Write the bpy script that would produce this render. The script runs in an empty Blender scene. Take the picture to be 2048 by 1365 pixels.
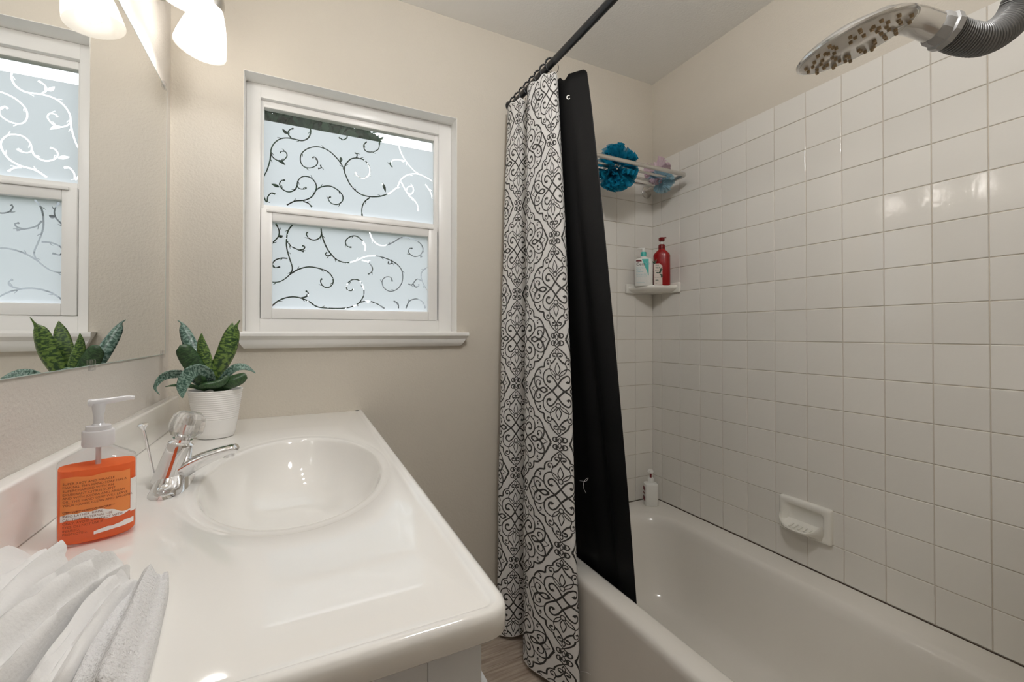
import bpy, bmesh, math, random
import numpy as np
from mathutils import Vector, Matrix
from mathutils.geometry import delaunay_2d_cdt
random.seed(7); rng = np.random.default_rng(7)
scene = bpy.context.scene
COL = scene.collection

# ------------------------------------------------------------------ camera
H = 1.17                                   # eye height, metres
FPX, YAW, PITCH, PPX, PPY = 872.94, math.radians(26.311), math.radians(0.471), 1023.8, 660.08
cam_d = bpy.data.cameras.new('camera'); cam = bpy.data.objects.new('camera', cam_d); COL.objects.link(cam)
cam_d.sensor_width = 36; cam_d.lens = FPX*36/2048; cam_d.shift_y = -(682.5-PPY)/2048
cam_d.clip_start = 0.02
cam.location = (0, 0, H); cam.rotation_euler = (math.pi/2+PITCH, 0, -YAW)
scene.camera = cam
# ------------------------------------------------------------------ world, exposure
wd = bpy.data.worlds.new('sky'); scene.world = wd; wd.use_nodes = True
bg = wd.node_tree.nodes['Background']; bg.inputs[0].default_value = (0.91, 0.96, 1.0, 1); bg.inputs[1].default_value = 2.5
vs = scene.view_settings; vs.view_transform = 'Standard'; vs.look = 'None'; vs.gamma = 1; vs.use_curve_mapping = False
vs.exposure = -0.04
cy = scene.cycles; cy.max_bounces = 10; cy.diffuse_bounces = 6; cy.glossy_bounces = 6; cy.transparent_max_bounces = 24
cy.caustics_reflective = False; cy.caustics_refractive = False; cy.sample_clamp_indirect = 3.0
BULB = 60.0        # radiance of each lit vanity bulb
FILL = 62.0       # radiance of the added fill globe, out of view overhead

def portal(name, loc, rot, sx, sy):        # guides sky sampling through an opening, gives no light of its own
    l = bpy.data.lights.new(name, 'AREA'); l.shape = 'RECTANGLE'; l.size = sx; l.size_y = sy; l.cycles.is_portal = True
    o = bpy.data.objects.new(name, l); COL.objects.link(o); o.location = loc; o.rotation_euler = rot
portal('window_portal', (.2, 1.755, 1.59), (math.pi/2, 0, 0), .72, .84)
# ------------------------------------------------------------------ room sizes
XL, XR, YB, ZCL = -0.338, 1.557, 1.609, 2.391
YW = 0.085         # tub end wall
XE, YF = 0.80, -1.25
ZC = 0.900         # counter top
ZT = 0.375         # tub rim
TP = 0.1095        # tile pitch
# pixel of the photograph -> direction, and where it meets a plane
_cyw, _syw = math.cos(YAW), math.sin(YAW)
_F = np.array([_syw*math.cos(PITCH), _cyw*math.cos(PITCH), math.sin(PITCH)]); _R = np.array([_cyw, -_syw, 0]); _U = np.cross(_R, _F)
def ray(px, py): return _F + _R*(px-PPX)/FPX + _U*(PPY-py)/FPX
def on(px, py, ax, val):
    r = ray(px, py); v = val-(H if ax == 2 else 0); r = r*v/r[ax]; r[2] += H; return r
def atd(px, py, d):
    r = ray(px, py)*d; r[2] += H; return r

# ------------------------------------------------------------------ materials
def srgb(r, g, b): return tuple(((c/255)/12.92 if c/255 <= .04045 else ((c/255+.055)/1.055)**2.4) for c in (r, g, b))+(1,)
def mat(name, col, rough=.5, metal=0, bump=0, bscale=100, spec=.5, coat=0, trans=0, ior=1.45, noise=0, nscale=8, sheen=0, rnd=0, bdist=.002):
    m = bpy.data.materials.new(name); m.use_nodes = True; nt = m.node_tree; p = nt.nodes['Principled BSDF']
    p.inputs['Base Color'].default_value = col; p.inputs['Roughness'].default_value = rough; p.inputs['Metallic'].default_value = metal
    p.inputs['Specular IOR Level'].default_value = spec; p.inputs['IOR'].default_value = ior
    p.inputs['Coat Weight'].default_value = coat; p.inputs['Coat Roughness'].default_value = .03
    p.inputs['Transmission Weight'].default_value = trans; p.inputs['Sheen Weight'].default_value = sheen
    tc = nt.nodes.new('ShaderNodeTexCoord')
    if bump:
        n = nt.nodes.new('ShaderNodeTexNoise'); n.inputs['Scale'].default_value = bscale; n.inputs['Detail'].default_value = 3
        b = nt.nodes.new('ShaderNodeBump'); b.inputs['Strength'].default_value = bump; b.inputs['Distance'].default_value = bdist
        nt.links.new(tc.outputs['Object'], n.inputs['Vector']); nt.links.new(n.outputs['Fac'], b.inputs['Height']); nt.links.new(b.outputs['Normal'], p.inputs['Normal'])
    if noise or rnd:
        hs = nt.nodes.new('ShaderNodeHueSaturation'); hs.inputs['Color'].default_value = col
        if noise:
            n = nt.nodes.new('ShaderNodeTexNoise'); n.inputs['Scale'].default_value = nscale; n.inputs['Detail'].default_value = 4
            nt.links.new(tc.outputs['Object'], n.inputs['Vector']); src = n.outputs['Fac']; amp = noise
        else:
            oi = nt.nodes.new('ShaderNodeObjectInfo'); src = oi.outputs['Random']; amp = rnd
        mr = nt.nodes.new('ShaderNodeMapRange'); mr.inputs['To Min'].default_value = 1-amp; mr.inputs['To Max'].default_value = 1+amp
        nt.links.new(src, mr.inputs['Value']); nt.links.new(mr.outputs['Result'], hs.inputs['Value']); nt.links.new(hs.outputs['Color'], p.inputs['Base Color'])
    return m
def mixmat(name, parts):
    """mix of (shader type, colour, roughness, weight)"""
    m = bpy.data.materials.new(name); m.use_nodes = True; nt = m.node_tree
    for n in list(nt.nodes): nt.nodes.remove(n)
    out = nt.nodes.new('ShaderNodeOutputMaterial'); acc = None; tot = 0
    for ty, col, ro, w in parts:
        s = nt.nodes.new('ShaderNodeBsdf'+ty); s.inputs['Color'].default_value = col
        if 'Roughness' in s.inputs: s.inputs['Roughness'].default_value = ro
        tot += w
        if acc is None: acc = s.outputs[0]
        else:
            mx = nt.nodes.new('ShaderNodeMixShader'); mx.inputs[0].default_value = w/tot
            nt.links.new(acc, mx.inputs[1]); nt.links.new(s.outputs[0], mx.inputs[2]); acc = mx.outputs[0]
    nt.links.new(acc, out.inputs[0]); return m
def thin_glass(name, col=(1, 1, 1, 1), fac=.06):
    m = bpy.data.materials.new(name); m.use_nodes = True; nt = m.node_tree
    for n in list(nt.nodes): nt.nodes.remove(n)
    out = nt.nodes.new('ShaderNodeOutputMaterial'); t = nt.nodes.new('ShaderNodeBsdfTransparent'); t.inputs[0].default_value = col
    g = nt.nodes.new('ShaderNodeBsdfGlossy'); g.inputs['Roughness'].default_value = .02
    lw0 = nt.nodes.new('ShaderNodeLayerWeight'); lw0.inputs['Blend'].default_value = .5; pw = nt.nodes.new('ShaderNodeMath'); pw.operation = 'POWER'; pw.inputs[1].default_value = 4; nt.links.new(lw0.outputs['Facing'], pw.inputs[0])
    lw = nt.nodes.new('ShaderNodeMath'); lw.operation = 'MULTIPLY_ADD'; lw.inputs[1].default_value = .5; lw.inputs[2].default_value = .04; nt.links.new(pw.outputs[0], lw.inputs[0])
    mx = nt.nodes.new('ShaderNodeMixShader'); nt.links.new(lw.outputs[0], mx.inputs[0]); nt.links.new(t.outputs[0], mx.inputs[1]); nt.links.new(g.outputs[0], mx.inputs[2]); nt.links.new(mx.outputs[0], out.inputs[0]); return m
def emat(name, col, st):
    m = bpy.data.materials.new(name); m.use_nodes = True; p = m.node_tree.nodes['Principled BSDF']
    p.inputs['Base Color'].default_value = (1, 1, 1, 1); p.inputs['Emission Color'].default_value = col; p.inputs['Emission Strength'].default_value = st; return m

WALLC = srgb(206, 199, 187)
M = dict(
    wall=mat('wall_paint', WALLC, .55, bump=.55, bscale=170, noise=.02),
    wall2=mat('pale_wall_paint', srgb(212, 206, 199), .55, bump=.55, bscale=170),
    ceil=mat('ceiling_paint', srgb(238, 237, 234), .8, bump=.5, bscale=120),
    white=mat('white_vinyl', srgb(236, 235, 233), .3),
    trimw=mat('white_trim_paint', srgb(238, 237, 234), .35),
    tile=mat('glazed_tile', srgb(226, 223, 217), .05, bump=.05, bscale=95, rnd=.025, spec=.5, bdist=.004),
    grout=mat('grout', srgb(200, 191, 178), .85, noise=.12, nscale=30),
    ceramic=mat('ceramic', srgb(230, 228, 221), .1),
    tub=mat('tub_enamel', srgb(226, 222, 215), .12),
    counter=mat('cultured_marble', srgb(236, 234, 230), .06, coat=.4),
    cabinet=mat('cabinet_paint', srgb(214, 215, 217), .4),
    chrome=mat('chrome', (.82, .82, .83, 1), .06, 1),
    nickel=mat('brushed_nickel', (.62, .60, .57, 1), .28, 1, bump=.05, bscale=400),
    mirror=mat('mirror_silver', (.93, .94, .94, 1), 0.0, 1),
    mirror_edge=mat('mirror_edge', srgb(190, 205, 200), .2),
    clear=thin_glass('clear_glass'),
    plastic_clear=thin_glass('clear_plastic', (.96, .96, .97, 1)),
    film=mixmat('frosted_film', [('Translucent', (.90, .93, .95, 1), 0, .8), ('Diffuse', (.8, .84, .86, 1), .5, .2)]),
    black=mat('black_metal', srgb(20, 22, 26), .28, spec=.6),
    liner=mat('black_polyester', srgb(5, 5, 6), .6, spec=.25, bump=.1, bscale=300),
    cloth=mixmat('white_polyester', [('Diffuse', srgb(240, 238, 236), .5, .8), ('Translucent', srgb(238, 236, 234), 0, .2)]),
    ink=mat('print_ink', srgb(58, 56, 54), .8),
    inkf=mat('print_ink_reverse', srgb(150, 149, 147), .8),
    shade=mixmat('opal_glass', [('Translucent', (1, .98, .94, 1), 0, .42), ('Diffuse', (.95, .93, .9, 1), .5, .08), ('Transparent', (1, .985, .96, 1), 0, .46), ('Glossy', (1, 1, 1, 1), .1, .05)]),
    bulb=emat('lit_bulb', (1, .98, .955, 1), BULB),
    pot=mat('pot_glaze', srgb(238, 237, 235), .35),
    soil=mat('soil', srgb(40, 30, 24), .95, bump=1, bscale=150),
    terry=mat('terry_cotton', srgb(232, 231, 231), .95, bump=1.0, bscale=330, sheen=.3, bdist=.004),
    cotton=mat('white_cotton', srgb(230, 229, 228), .9, bump=.35, bscale=260, sheen=.2),
    pump=mixmat('translucent_white_plastic', [('Diffuse', srgb(244, 244, 246), .5, .55), ('Translucent', srgb(246, 246, 248), 0, .35), ('Glossy', (1, 1, 1, 1), .15, .1)]),
    soap=mixmat('orange_soap', [('Translucent', srgb(255, 165, 105), 0, .42), ('Diffuse', srgb(255, 146, 90), .5, .46), ('Transparent', srgb(255, 170, 110), 0, .12)]),
    amber=mixmat('amber_label_film', [('Translucent', srgb(255, 190, 115), 0, .4), ('Diffuse', srgb(250, 184, 116), .5, .6)]),
    paperw=mat('white_label', srgb(242, 240, 238), .4),
    text=mat('black_text', srgb(44, 38, 36), .6),
    texto=mat('dark_orange_text', srgb(120, 62, 34), .6),
    teal=mat('teal_plastic', srgb(66, 178, 170), .35),
    teall=mat('teal_text', srgb(130, 190, 200), .5),
    wplastic=mat('white_plastic', srgb(232, 232, 228), .35),
    red=mat('red_plastic', srgb(142, 16, 18), .28),
    darkred=mat('dark_red_plastic', srgb(112, 14, 16), .3),
    pinkpap=mat('pale_pink_label', srgb(222, 210, 200), .5),
    leafink=mat('green_print', srgb(58, 84, 66), .6),
    maroon=mat('maroon_print', srgb(110, 24, 30), .5),
    hose=mat('gray_hose_plastic', srgb(118, 118, 118), .28, spec=.6),
    collar=mat('light_gray_plastic', srgb(168, 168, 168), .3),
    brush=mat('satin_chrome', (.70, .69, .68, 1), .18, 1),
    face=mat('showerhead_face', srgb(214, 210, 204), .22, metal=.4),
    nozzle=mat('brown_rubber', srgb(160, 138, 106), .5),
    thread=mat('white_thread', srgb(240, 240, 240), .8),
    blue=mixmat('blue_mesh', [('Diffuse', srgb(28, 140, 176), .5, .5), ('Translucent', srgb(40, 160, 196), 0, .3), ('Transparent', (1, 1, 1, 1), 0, .2)]),
    pink=mixmat('pink_mesh', [('Diffuse', srgb(226, 204, 216), .5, .5), ('Translucent', srgb(230, 206, 218), 0, .3), ('Transparent', (1, 1, 1, 1), 0, .2)]),
    pblue=mixmat('pale_blue_mesh', [('Diffuse', srgb(168, 206, 222), .5, .5), ('Translucent', srgb(176, 212, 228), 0, .3), ('Transparent', (1, 1, 1, 1), 0, .2)]),
    foliage=mixmat('foliage', [('Diffuse', srgb(44, 60, 48), .5, .75), ('Translucent', srgb(64, 88, 58), 0, .25)]),
    bark=mat('bark', srgb(88, 74, 60), .9, bump=.6, bscale=30),
    grass=mat('lawn', srgb(70, 84, 56), .9, noise=.2),
    siding=mat('pale_grey_siding', srgb(160, 164, 168), .7),
    door=mat('door_paint', srgb(236, 234, 230), .4),
)
def crystal():
    m = bpy.data.materials.new('clear_acrylic'); m.use_nodes = True; nt = m.node_tree
    for n in list(nt.nodes): nt.nodes.remove(n)
    o = nt.nodes.new('ShaderNodeOutputMaterial'); g = nt.nodes.new('ShaderNodeBsdfGlass'); g.inputs['IOR'].default_value = 1.49; g.inputs['Roughness'].default_value = .0
    t = nt.nodes.new('ShaderNodeBsdfTransparent'); mx = nt.nodes.new('ShaderNodeMixShader'); mx.inputs[0].default_value = .45
    nt.links.new(g.outputs[0], mx.inputs[1]); nt.links.new(t.outputs[0], mx.inputs[2]); nt.links.new(mx.outputs[0], o.inputs[0]); return m
M['crystal'] = crystal()
def plank_mat():
    m = mat('wood_look_vinyl', srgb(160, 146, 132), .45); nt = m.node_tree; p = nt.nodes['Principled BSDF']
    tc = nt.nodes.new('ShaderNodeTexCoord'); mp = nt.nodes.new('ShaderNodeMapping'); mp.inputs['Scale'].default_value = (6, 90, 1)
    n = nt.nodes.new('ShaderNodeTexNoise'); n.inputs['Scale'].default_value = 1.0; n.inputs['Detail'].default_value = 6
    r = nt.nodes.new('ShaderNodeValToRGB'); r.color_ramp.elements[0].color = srgb(134, 118, 104); r.color_ramp.elements[1].color = srgb(190, 176, 162)
    r.color_ramp.elements[0].position = .3; r.color_ramp.elements[1].position = .7
    nt.links.new(tc.outputs['Object'], mp.inputs['Vector']); nt.links.new(mp.outputs[0], n.inputs['Vector']); nt.links.new(n.outputs['Fac'], r.inputs[0]); nt.links.new(r.outputs[0], p.inputs['Base Color']); return m
M['plank'] = plank_mat()
def leaf_mat(name, dark, light, bands=42):
    m = mat(name, dark, .35); nt = m.node_tree; p = nt.nodes['Principled BSDF']
    uv = nt.nodes.new('ShaderNodeUVMap'); uv.uv_map = 'leaf'; mp = nt.nodes.new('ShaderNodeMapping'); mp.inputs['Scale'].default_value = (bands, 4.0, 1)
    n = nt.nodes.new('ShaderNodeTexNoise'); n.inputs['Scale'].default_value = 1.0; n.inputs['Detail'].default_value = 4; n.inputs['Distortion'].default_value = .6
    r = nt.nodes.new('ShaderNodeValToRGB'); r.color_ramp.elements[0].color = dark; r.color_ramp.elements[1].color = light
    r.color_ramp.elements[0].position = .44; r.color_ramp.elements[1].position = .60
    nt.links.new(uv.outputs[0], mp.inputs['Vector']); nt.links.new(mp.outputs[0], n.inputs['Vector']); nt.links.new(n.outputs['Fac'], r.inputs[0]); nt.links.new(r.outputs[0], p.inputs['Base Color']); return m
M['leafA'] = leaf_mat('snake_leaf_bright', srgb(38, 66, 36), srgb(112, 138, 66))
M['leafB'] = leaf_mat('snake_leaf_dark', srgb(34, 58, 36), srgb(62, 92, 54))
M['leafC'] = leaf_mat('snake_leaf_silver', srgb(52, 84, 72), srgb(136, 162, 150))

# ------------------------------------------------------------------ mesh helpers
def mk(name, V, F, m, parent=None, smooth=False, sharp=40, base=None):
    V = np.asarray(V, float).reshape(-1, 3)
    if base is not None: V = V-np.asarray(base)
    me = bpy.data.meshes.new(name); me.from_pydata(V.tolist(), [], F if isinstance(F, list) else F.tolist())
    bm = bmesh.new(); bm.from_mesh(me); bmesh.ops.recalc_face_normals(bm, faces=bm.faces); bm.to_mesh(me); bm.free()
    if m is not None:
        for x in (m if isinstance(m, (list, tuple)) else [m]): me.materials.append(x)
    if smooth:
        me.polygons.foreach_set('use_smooth', [True]*len(me.polygons))
        if sharp: me.set_sharp_from_angle(angle=math.radians(sharp))
    o = bpy.data.objects.new(name, me); COL.objects.link(o); o.parent = parent; return o
def tag(o, label, cat, group=None):
    o['label'] = label; o['category'] = cat
    if group: o['group'] = group
    return o
def struct(o, label=None):
    o['kind'] = 'structure'
    if label: o['label'] = label
    return o
class Thing:
    def __init__(s, name, label, cat, loc, group=None):
        s.loc = np.array(loc, float); s.o = bpy.data.objects.new(name, None); COL.objects.link(s.o); s.o.location = loc; s.o.empty_display_size = .02
        tag(s.o, label, cat, group)
    def part(s, name, VF, m, smooth=True, sharp=40, parent=None, label=None, kind=None):
        o = mk(name, VF[0], VF[1], m, parent or s.o, smooth, sharp, base=s.loc)
        if label: o['label'] = label
        if kind: o['kind'] = kind
        return o
def join(*VFs):
    V, F, n = [], [], 0
    for v, f in VFs:
        v = np.asarray(v, float).reshape(-1, 3); V.append(v); F += [[i+n for i in q] for q in f]; n += len(v)
    return np.concatenate(V), F
def xf(VF, mtx):
    v = np.asarray(VF[0], float); A = np.array(mtx); return v@A[:3, :3].T+A[:3, 3], VF[1]
def frame(o, z, x=None):
    """matrix with origin o and local z along z"""
    z = Vector(z).normalized(); x = Vector(x) if x is not None else (Vector((1, 0, 0)) if abs(z.x) < .8 else Vector((0, 1, 0)))
    y = z.cross(x).normalized(); x = y.cross(z)
    return Matrix(((x.x, y.x, z.x, o[0]), (x.y, y.y, z.y, o[1]), (x.z, y.z, z.z, o[2]), (0, 0, 0, 1)))
def box(x0, x1, y0, y1, z0, z1, bev=0, seg=2):
    bm = bmesh.new(); bmesh.ops.create_cube(bm, size=1)
    for v in bm.verts: v.co = Vector((x0+(v.co.x+.5)*(x1-x0), y0+(v.co.y+.5)*(y1-y0), z0+(v.co.z+.5)*(z1-z0)))
    if bev: bmesh.ops.bevel(bm, geom=bm.edges[:], offset=bev, segments=seg, affect='EDGES', profile=.5)
    bm.verts.index_update(); r = ([tuple(v.co) for v in bm.verts], [[v.index for v in f.verts] for f in bm.faces]); bm.free(); return r
def loft(rings, cap0=True, cap1=True, closed=True):
    n = len(rings[0]); V = np.concatenate([np.asarray(r, float).reshape(-1, 3) for r in rings]); F = []
    for i in range(len(rings)-1):
        for j in range(n if closed else n-1):
            k = (j+1) % n; F.append([i*n+j, i*n+k, (i+1)*n+k, (i+1)*n+j])
    if cap0: F.append(list(range(n))[::-1])
    if cap1: F.append([(len(rings)-1)*n+j for j in range(n)])
    return V, F
def lathe(prof, n=32, mtx=None, cap0=True, cap1=True):
    a = np.arange(n)*2*math.pi/n
    VF = loft([np.stack([r*np.cos(a), r*np.sin(a), np.full(n, z)], -1) for r, z in prof], cap0, cap1)
    return xf(VF, mtx) if mtx is not None else VF
def spline(P, n, closed=False):
    P = np.asarray(P, float)
    if closed: Q = np.concatenate([P[-1:], P, P[:2]])
    else: Q = np.concatenate([2*P[:1]-P[1:2], P, 2*P[-1:]-P[-2:-1]])
    m = len(Q)-3; t = np.linspace(0, m-1e-9, n); i = t.astype(int); f = (t-i)[:, None]
    a, b, c, d = Q[i], Q[i+1], Q[i+2], Q[i+3]
    return .5*((2*b)+(c-a)*f+(2*a-5*b+4*c-d)*f**2+(3*b-3*c+d-a)*f**3)
def tube(P, r, n=12, cap=True, flat=None):
    P = np.asarray(P, float); r = np.broadcast_to(np.asarray(r, float), (len(P),)); T = np.gradient(P, axis=0); T /= np.linalg.norm(T, axis=1)[:, None]+1e-12
    u = np.cross(T[0], [0, 0, 1.0]); u = np.cross(T[0], [1.0, 0, 0]) if np.linalg.norm(u) < .1 else u; u /= np.linalg.norm(u)
    a = np.arange(n)*2*math.pi/n; R = []
    for i in range(len(P)):
        u = u-T[i]*(u@T[i]); u /= np.linalg.norm(u); w = np.cross(T[i], u)
        fl = 1 if flat is None else flat
        R.append(P[i]+r[i]*(np.cos(a)[:, None]*u+np.sin(a)[:, None]*w*fl))
    return loft(R, cap, cap)
def cyl(a, b, r, n=24, r2=None): return tube(np.array([a, b], float), [r, r if r2 is None else r2], n)
def torus(c, axis, R, r, n=28, k=8):
    a = np.arange(n)*2*math.pi/n; ring = np.stack([R*np.cos(a), R*np.sin(a), 0*a], -1)
    V, F = [], []
    for i in range(n):
        d = ring[i]/R
        for j in range(k):
            b = j*2*math.pi/k; V.append(ring[i]+r*(math.cos(b)*d+math.sin(b)*np.array([0, 0, 1])))
    for i in range(n):
        for j in range(k): F.append([i*k+j, ((i+1) % n)*k+j, ((i+1) % n)*k+(j+1) % k, i*k+(j+1) % k])
    return xf((V, F), frame(c, axis))
def ball(c, r, n=12, m=8, sc=(1, 1, 1)):
    pr = [(r*math.sin(t), -r*math.cos(t)) for t in np.linspace(.05, math.pi-.05, m)]
    v, f = lathe(pr, n); return v*np.array(sc)+np.array(c), f
def rrect(x0, x1, y0, y1, r, z, k=8, e=0):
    P = []
    for cx, cy_, a0 in ((x1-r, y1-r, 0), (x0+r, y1-r, 90), (x0+r, y0+r, 180), (x1-r, y0+r, 270)):
        for j in range(k+1):
            a = math.radians(a0+90*j/k); P.append((cx+r*math.cos(a), cy_+r*math.sin(a), z))
        if e:
            pass
    return np.array(P)
def text_mesh(s, size, align='LEFT', bold=0, spacing=1):
    c = bpy.data.curves.new('t', 'FONT'); c.body = s; c.size = size; c.align_x = align; c.offset = bold; c.resolution_u = 3; c.space_character = spacing
    o = bpy.data.objects.new('t', c); COL.objects.link(o); dg = bpy.context.evaluated_depsgraph_get(); me = bpy.data.meshes.new_from_object(o.evaluated_get(dg))
    V = np.array([v.co[:] for v in me.vertices]); F = [list(p.vertices) for p in me.polygons]
    bpy.data.objects.remove(o); bpy.data.curves.remove(c); bpy.data.meshes.remove(me); return V, F
def ribbon2(P, w):
    """2-D ribbon outline (left, right) for a stroke with width w along it"""
    P = np.asarray(P, float); T = np.gradient(P, axis=0); T /= np.linalg.norm(T, axis=1)[:, None]+1e-12
    N = np.stack([-T[:, 1], T[:, 0]], -1); w = np.broadcast_to(np.asarray(w, float), (len(P),))[:, None]; return P+N*w/2, P-N*w/2

# ================================================================== STRUCTURE
WX0, WX1, WZ0, WZ1 = -.152, .557, 1.173, 2.006         # window opening
wb = join(box(XL-.12, WX0, YB, YB+.14, -.05, ZCL+.1), box(WX1, XR+.12, YB, YB+.14, -.05, ZCL+.1),
          box(WX0, WX1, YB, YB+.14, -.05, WZ0), box(WX0, WX1, YB, YB+.14, WZ1, ZCL+.1))
wall_back = struct(mk('wall_back', *wb, M['wall']), 'beige painted wall with the window')
wall_left = struct(mk('wall_left', *box(XL-.12, XL, YF, YB, -.05, ZCL+.1), M['wall2']), 'pale painted wall behind the mirror and vanity')
wall_right = struct(mk('wall_right', *box(XR+.007, XR+.12, YW-.11, YB, -.05, ZCL+.1), M['wall']), 'right wall, tiled below and beige above')
wall_tub = struct(mk('wall_tub_end', *box(XE, XR+.007, YW-.11, YW, -.05, ZCL+.1), M['wall']))
wall_entry = struct(mk('wall_entry', *box(XE, XE+.1, YF, YW-.11, -.05, ZCL+.1), M['wall']))
wall_front = struct(mk('wall_front', *join(box(XL, -.2, YF-.1, YF, -.05, ZCL+.1), box(.66, XE, YF-.1, YF, -.05, ZCL+.1), box(-.2, .66, YF-.1, YF, 2.04, ZCL+.1)), M['wall']))
ceiling = struct(mk('ceiling', *box(XL, XR+.007, YF, YB, ZCL, ZCL+.1), M['ceil']), 'off-white textured ceiling')
floor = struct(mk('floor', *box(XL, XR+.007, YF-.1, YB, -.06, -.006), M['grout']), 'wood-look plank floor')
pk = 0
PLM = {}
for r in range(20):
    y1 = YB-.05-r*.15; y0 = y1-.15
    if y1 < YF: break
    x = XL-(r*.37 % .9)
    while x < XR:
        a, b = max(x, XL), min(x+1.2, XR+.005); x += 1.2
        if b-a < .02: continue
        a_, y0_ = a+.0006, max(y0, YF)+.0006
        key = round(b-a, 3)
        o = mk('plank', *box(0, b-.0006-a_, 0, y1-.0006-y0_, -.006, 0), M['plank'], floor); o.location = (a_, y0_, 0)
mk('plank', *box(XL, XR, YB-.0495, YB, -.006, 0), M['plank'], floor)
# closed door behind the viewer
door = struct(mk('door_1', *box(-.195, .655, YF-.07, YF-.03, .005, 2.035, .003), M['door']))
for zz0, zz1 in ((.15, .85), (.98, 1.9)):
    for xx0, xx1 in ((-.1, .18), (.28, .56)): mk('door_panel', *box(xx0, xx1, YF-.032, YF-.022, zz0, zz1, .006), M['door'], door)
mk('door_knob', *join(cyl((.61, YF-.03, .97), (.61, YF+.02, .97), .012), ball((.61, YF+.035, .97), .028)), M['nickel'], door, True)
trim = struct(mk('trim_1', *join(box(-.205, -.195, YF-.11, YF+.012, 0, 2.05), box(.655, .665, YF-.11, YF+.012, 0, 2.05), box(-.205, .665, YF-.11, YF+.012, 2.035, 2.05)), M['trimw']))
# ---- wall tiles (each its own piece)
def tile_mesh(w, h, d=.007, g=.0009, bv=.0018):
    w2, h2 = w/2-g, h/2-g
    R = []
    for s, z in ((0, 0), (0, d-bv), (bv*.35, d-bv*.3), (bv, d)):
        R.append(np.array([(-w2+s, -h2+s, z), (w2-s, -h2+s, z), (w2-s, h2-s, z), (-w2+s, h2-s, z)]))
    return loft(R)
_tm = {}
def tile(parent, mtx, w, h):
    k = (round(w, 4), round(h, 4))
    if k not in _tm:
        o = mk('tile', *tile_mesh(w, h), M['tile'], parent); _tm[k] = o.data
    else:
        o = bpy.data.objects.new('tile', _tm[k]); COL.objects.link(o); o.parent = parent
    j = Matrix.Rotation(random.gauss(0, .0016), 4, 'X')@Matrix.Rotation(random.gauss(0, .0016), 4, 'Y')
    o.matrix_world = mtx@j
    return o
ZTOP = 1.997
zl = [ZT+.002]+[ZT+TP*k for k in range(1, 15)]+[ZTOP]
grR = mk('grout_bed', *box(XR+.0022, XR+.0069, YW, YB-.0005, ZT-.01, ZTOP-.002), M['grout'], wall_right)
yl = [YB-.001, 1.5445]+[1.5445-TP*k for k in range(1, 14)]+[YW+.001]
for i in range(len(yl)-1):
    for j in range(len(zl)-1):
        yc, zc = (yl[i]+yl[i+1])/2, (zl[j]+zl[j+1])/2
        m4 = Matrix(((0, 0, -1, XR+.0069+random.gauss(0, .0002)), (-1, 0, 0, yc), (0, 1, 0, zc), (0, 0, 0, 1)))
        tile(wall_right, m4, yl[i]-yl[i+1], zl[j+1]-zl[j])
grB = mk('grout_bed', *box(.79, XR+.006, YB-.0045, YB-.0003, ZT-.01, ZTOP-.002), M['grout'], wall_back)
xl = [XR-.0005-TP*k for k in range(8)]
for i in range(len(xl)-1):
    for j in range(len(zl)-1):
        m4 = Matrix(((1, 0, 0, (xl[i]+xl[i+1])/2), (0, 0, -1, YB-.0003+random.gauss(0, .0002)), (0, 1, 0, (zl[j]+zl[j+1])/2), (0, 0, 0, 1)))
        tile(wall_back, m4, xl[i]-xl[i+1], zl[j+1]-zl[j])

# ---- window: painted returns, vinyl frame, two sashes, panes with frosted swirl film, moulded sill
win = Thing('window_1', 'white vinyl single-hung window with frosted swirl film', 'window', ((WX0+WX1)/2, YB, WZ0)); win.o['kind'] = 'structure'; del win.o['category']
YFm = 1.672     # face of the main frame
e = .0015
win.part('return_lining', join(box(WX0-.0, WX0+e, YB-.001, YFm+.04, WZ0, WZ1), box(WX1-e, WX1, YB-.001, YFm+.04, WZ0, WZ1), box(WX0, WX1, YB-.001, YFm+.04, WZ1-e, WZ1), box(WX0, WX1, YB-.001, YFm+.04, WZ0, WZ0+e)), M['trimw'], False)
def ring_frame(x0, x1, z0, z1, l, r, b, t, y0, y1, bv=.003):
    return join(box(x0, x0+l, y0, y1, z0, z1, bv), box(x1-r, x1, y0, y1, z0, z1, bv), box(x0+l-.001, x1-r+.001, y0, y1, z0, z0+b, bv), box(x0+l-.001, x1-r+.001, y0, y1, z1-t, z1, bv))
win.part('frame', ring_frame(WX0+e, WX1-e, WZ0+e, WZ1-e, .042, .052, .046, .046, YFm, YFm+.065), M['white'])
UX0, UX1, UZ0, UZ1 = -.101, .489, 1.598, 1.935
win.part('upper_sash', ring_frame(WX0+.04, WX1-.05, 1.575, WZ1-.04, .012, .018, .03, .03, YFm+.016, YFm+.045), M['white'])
win.part('lower_sash', ring_frame(-.107, .497, 1.2205, 1.588, .034, .036, .034, .040, YFm-.004, YFm+.03, .004), M['white'])
win.part('sash_latch_rail', box(-.09, .48, YFm-.010, YFm-.003, 1.577, 1.586, .002), M['white'])
YG1, YG2 = YFm+.030, YFm+.012
win.part('pane', box(-.105, .495, YG1+.002, YG1+.005, 1.59, 1.95), M['clear'], False)
win.part('pane', box(-.078, .466, YG2+.002, YG2+.005, 1.248, 1.555), M['clear'], False)
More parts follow.
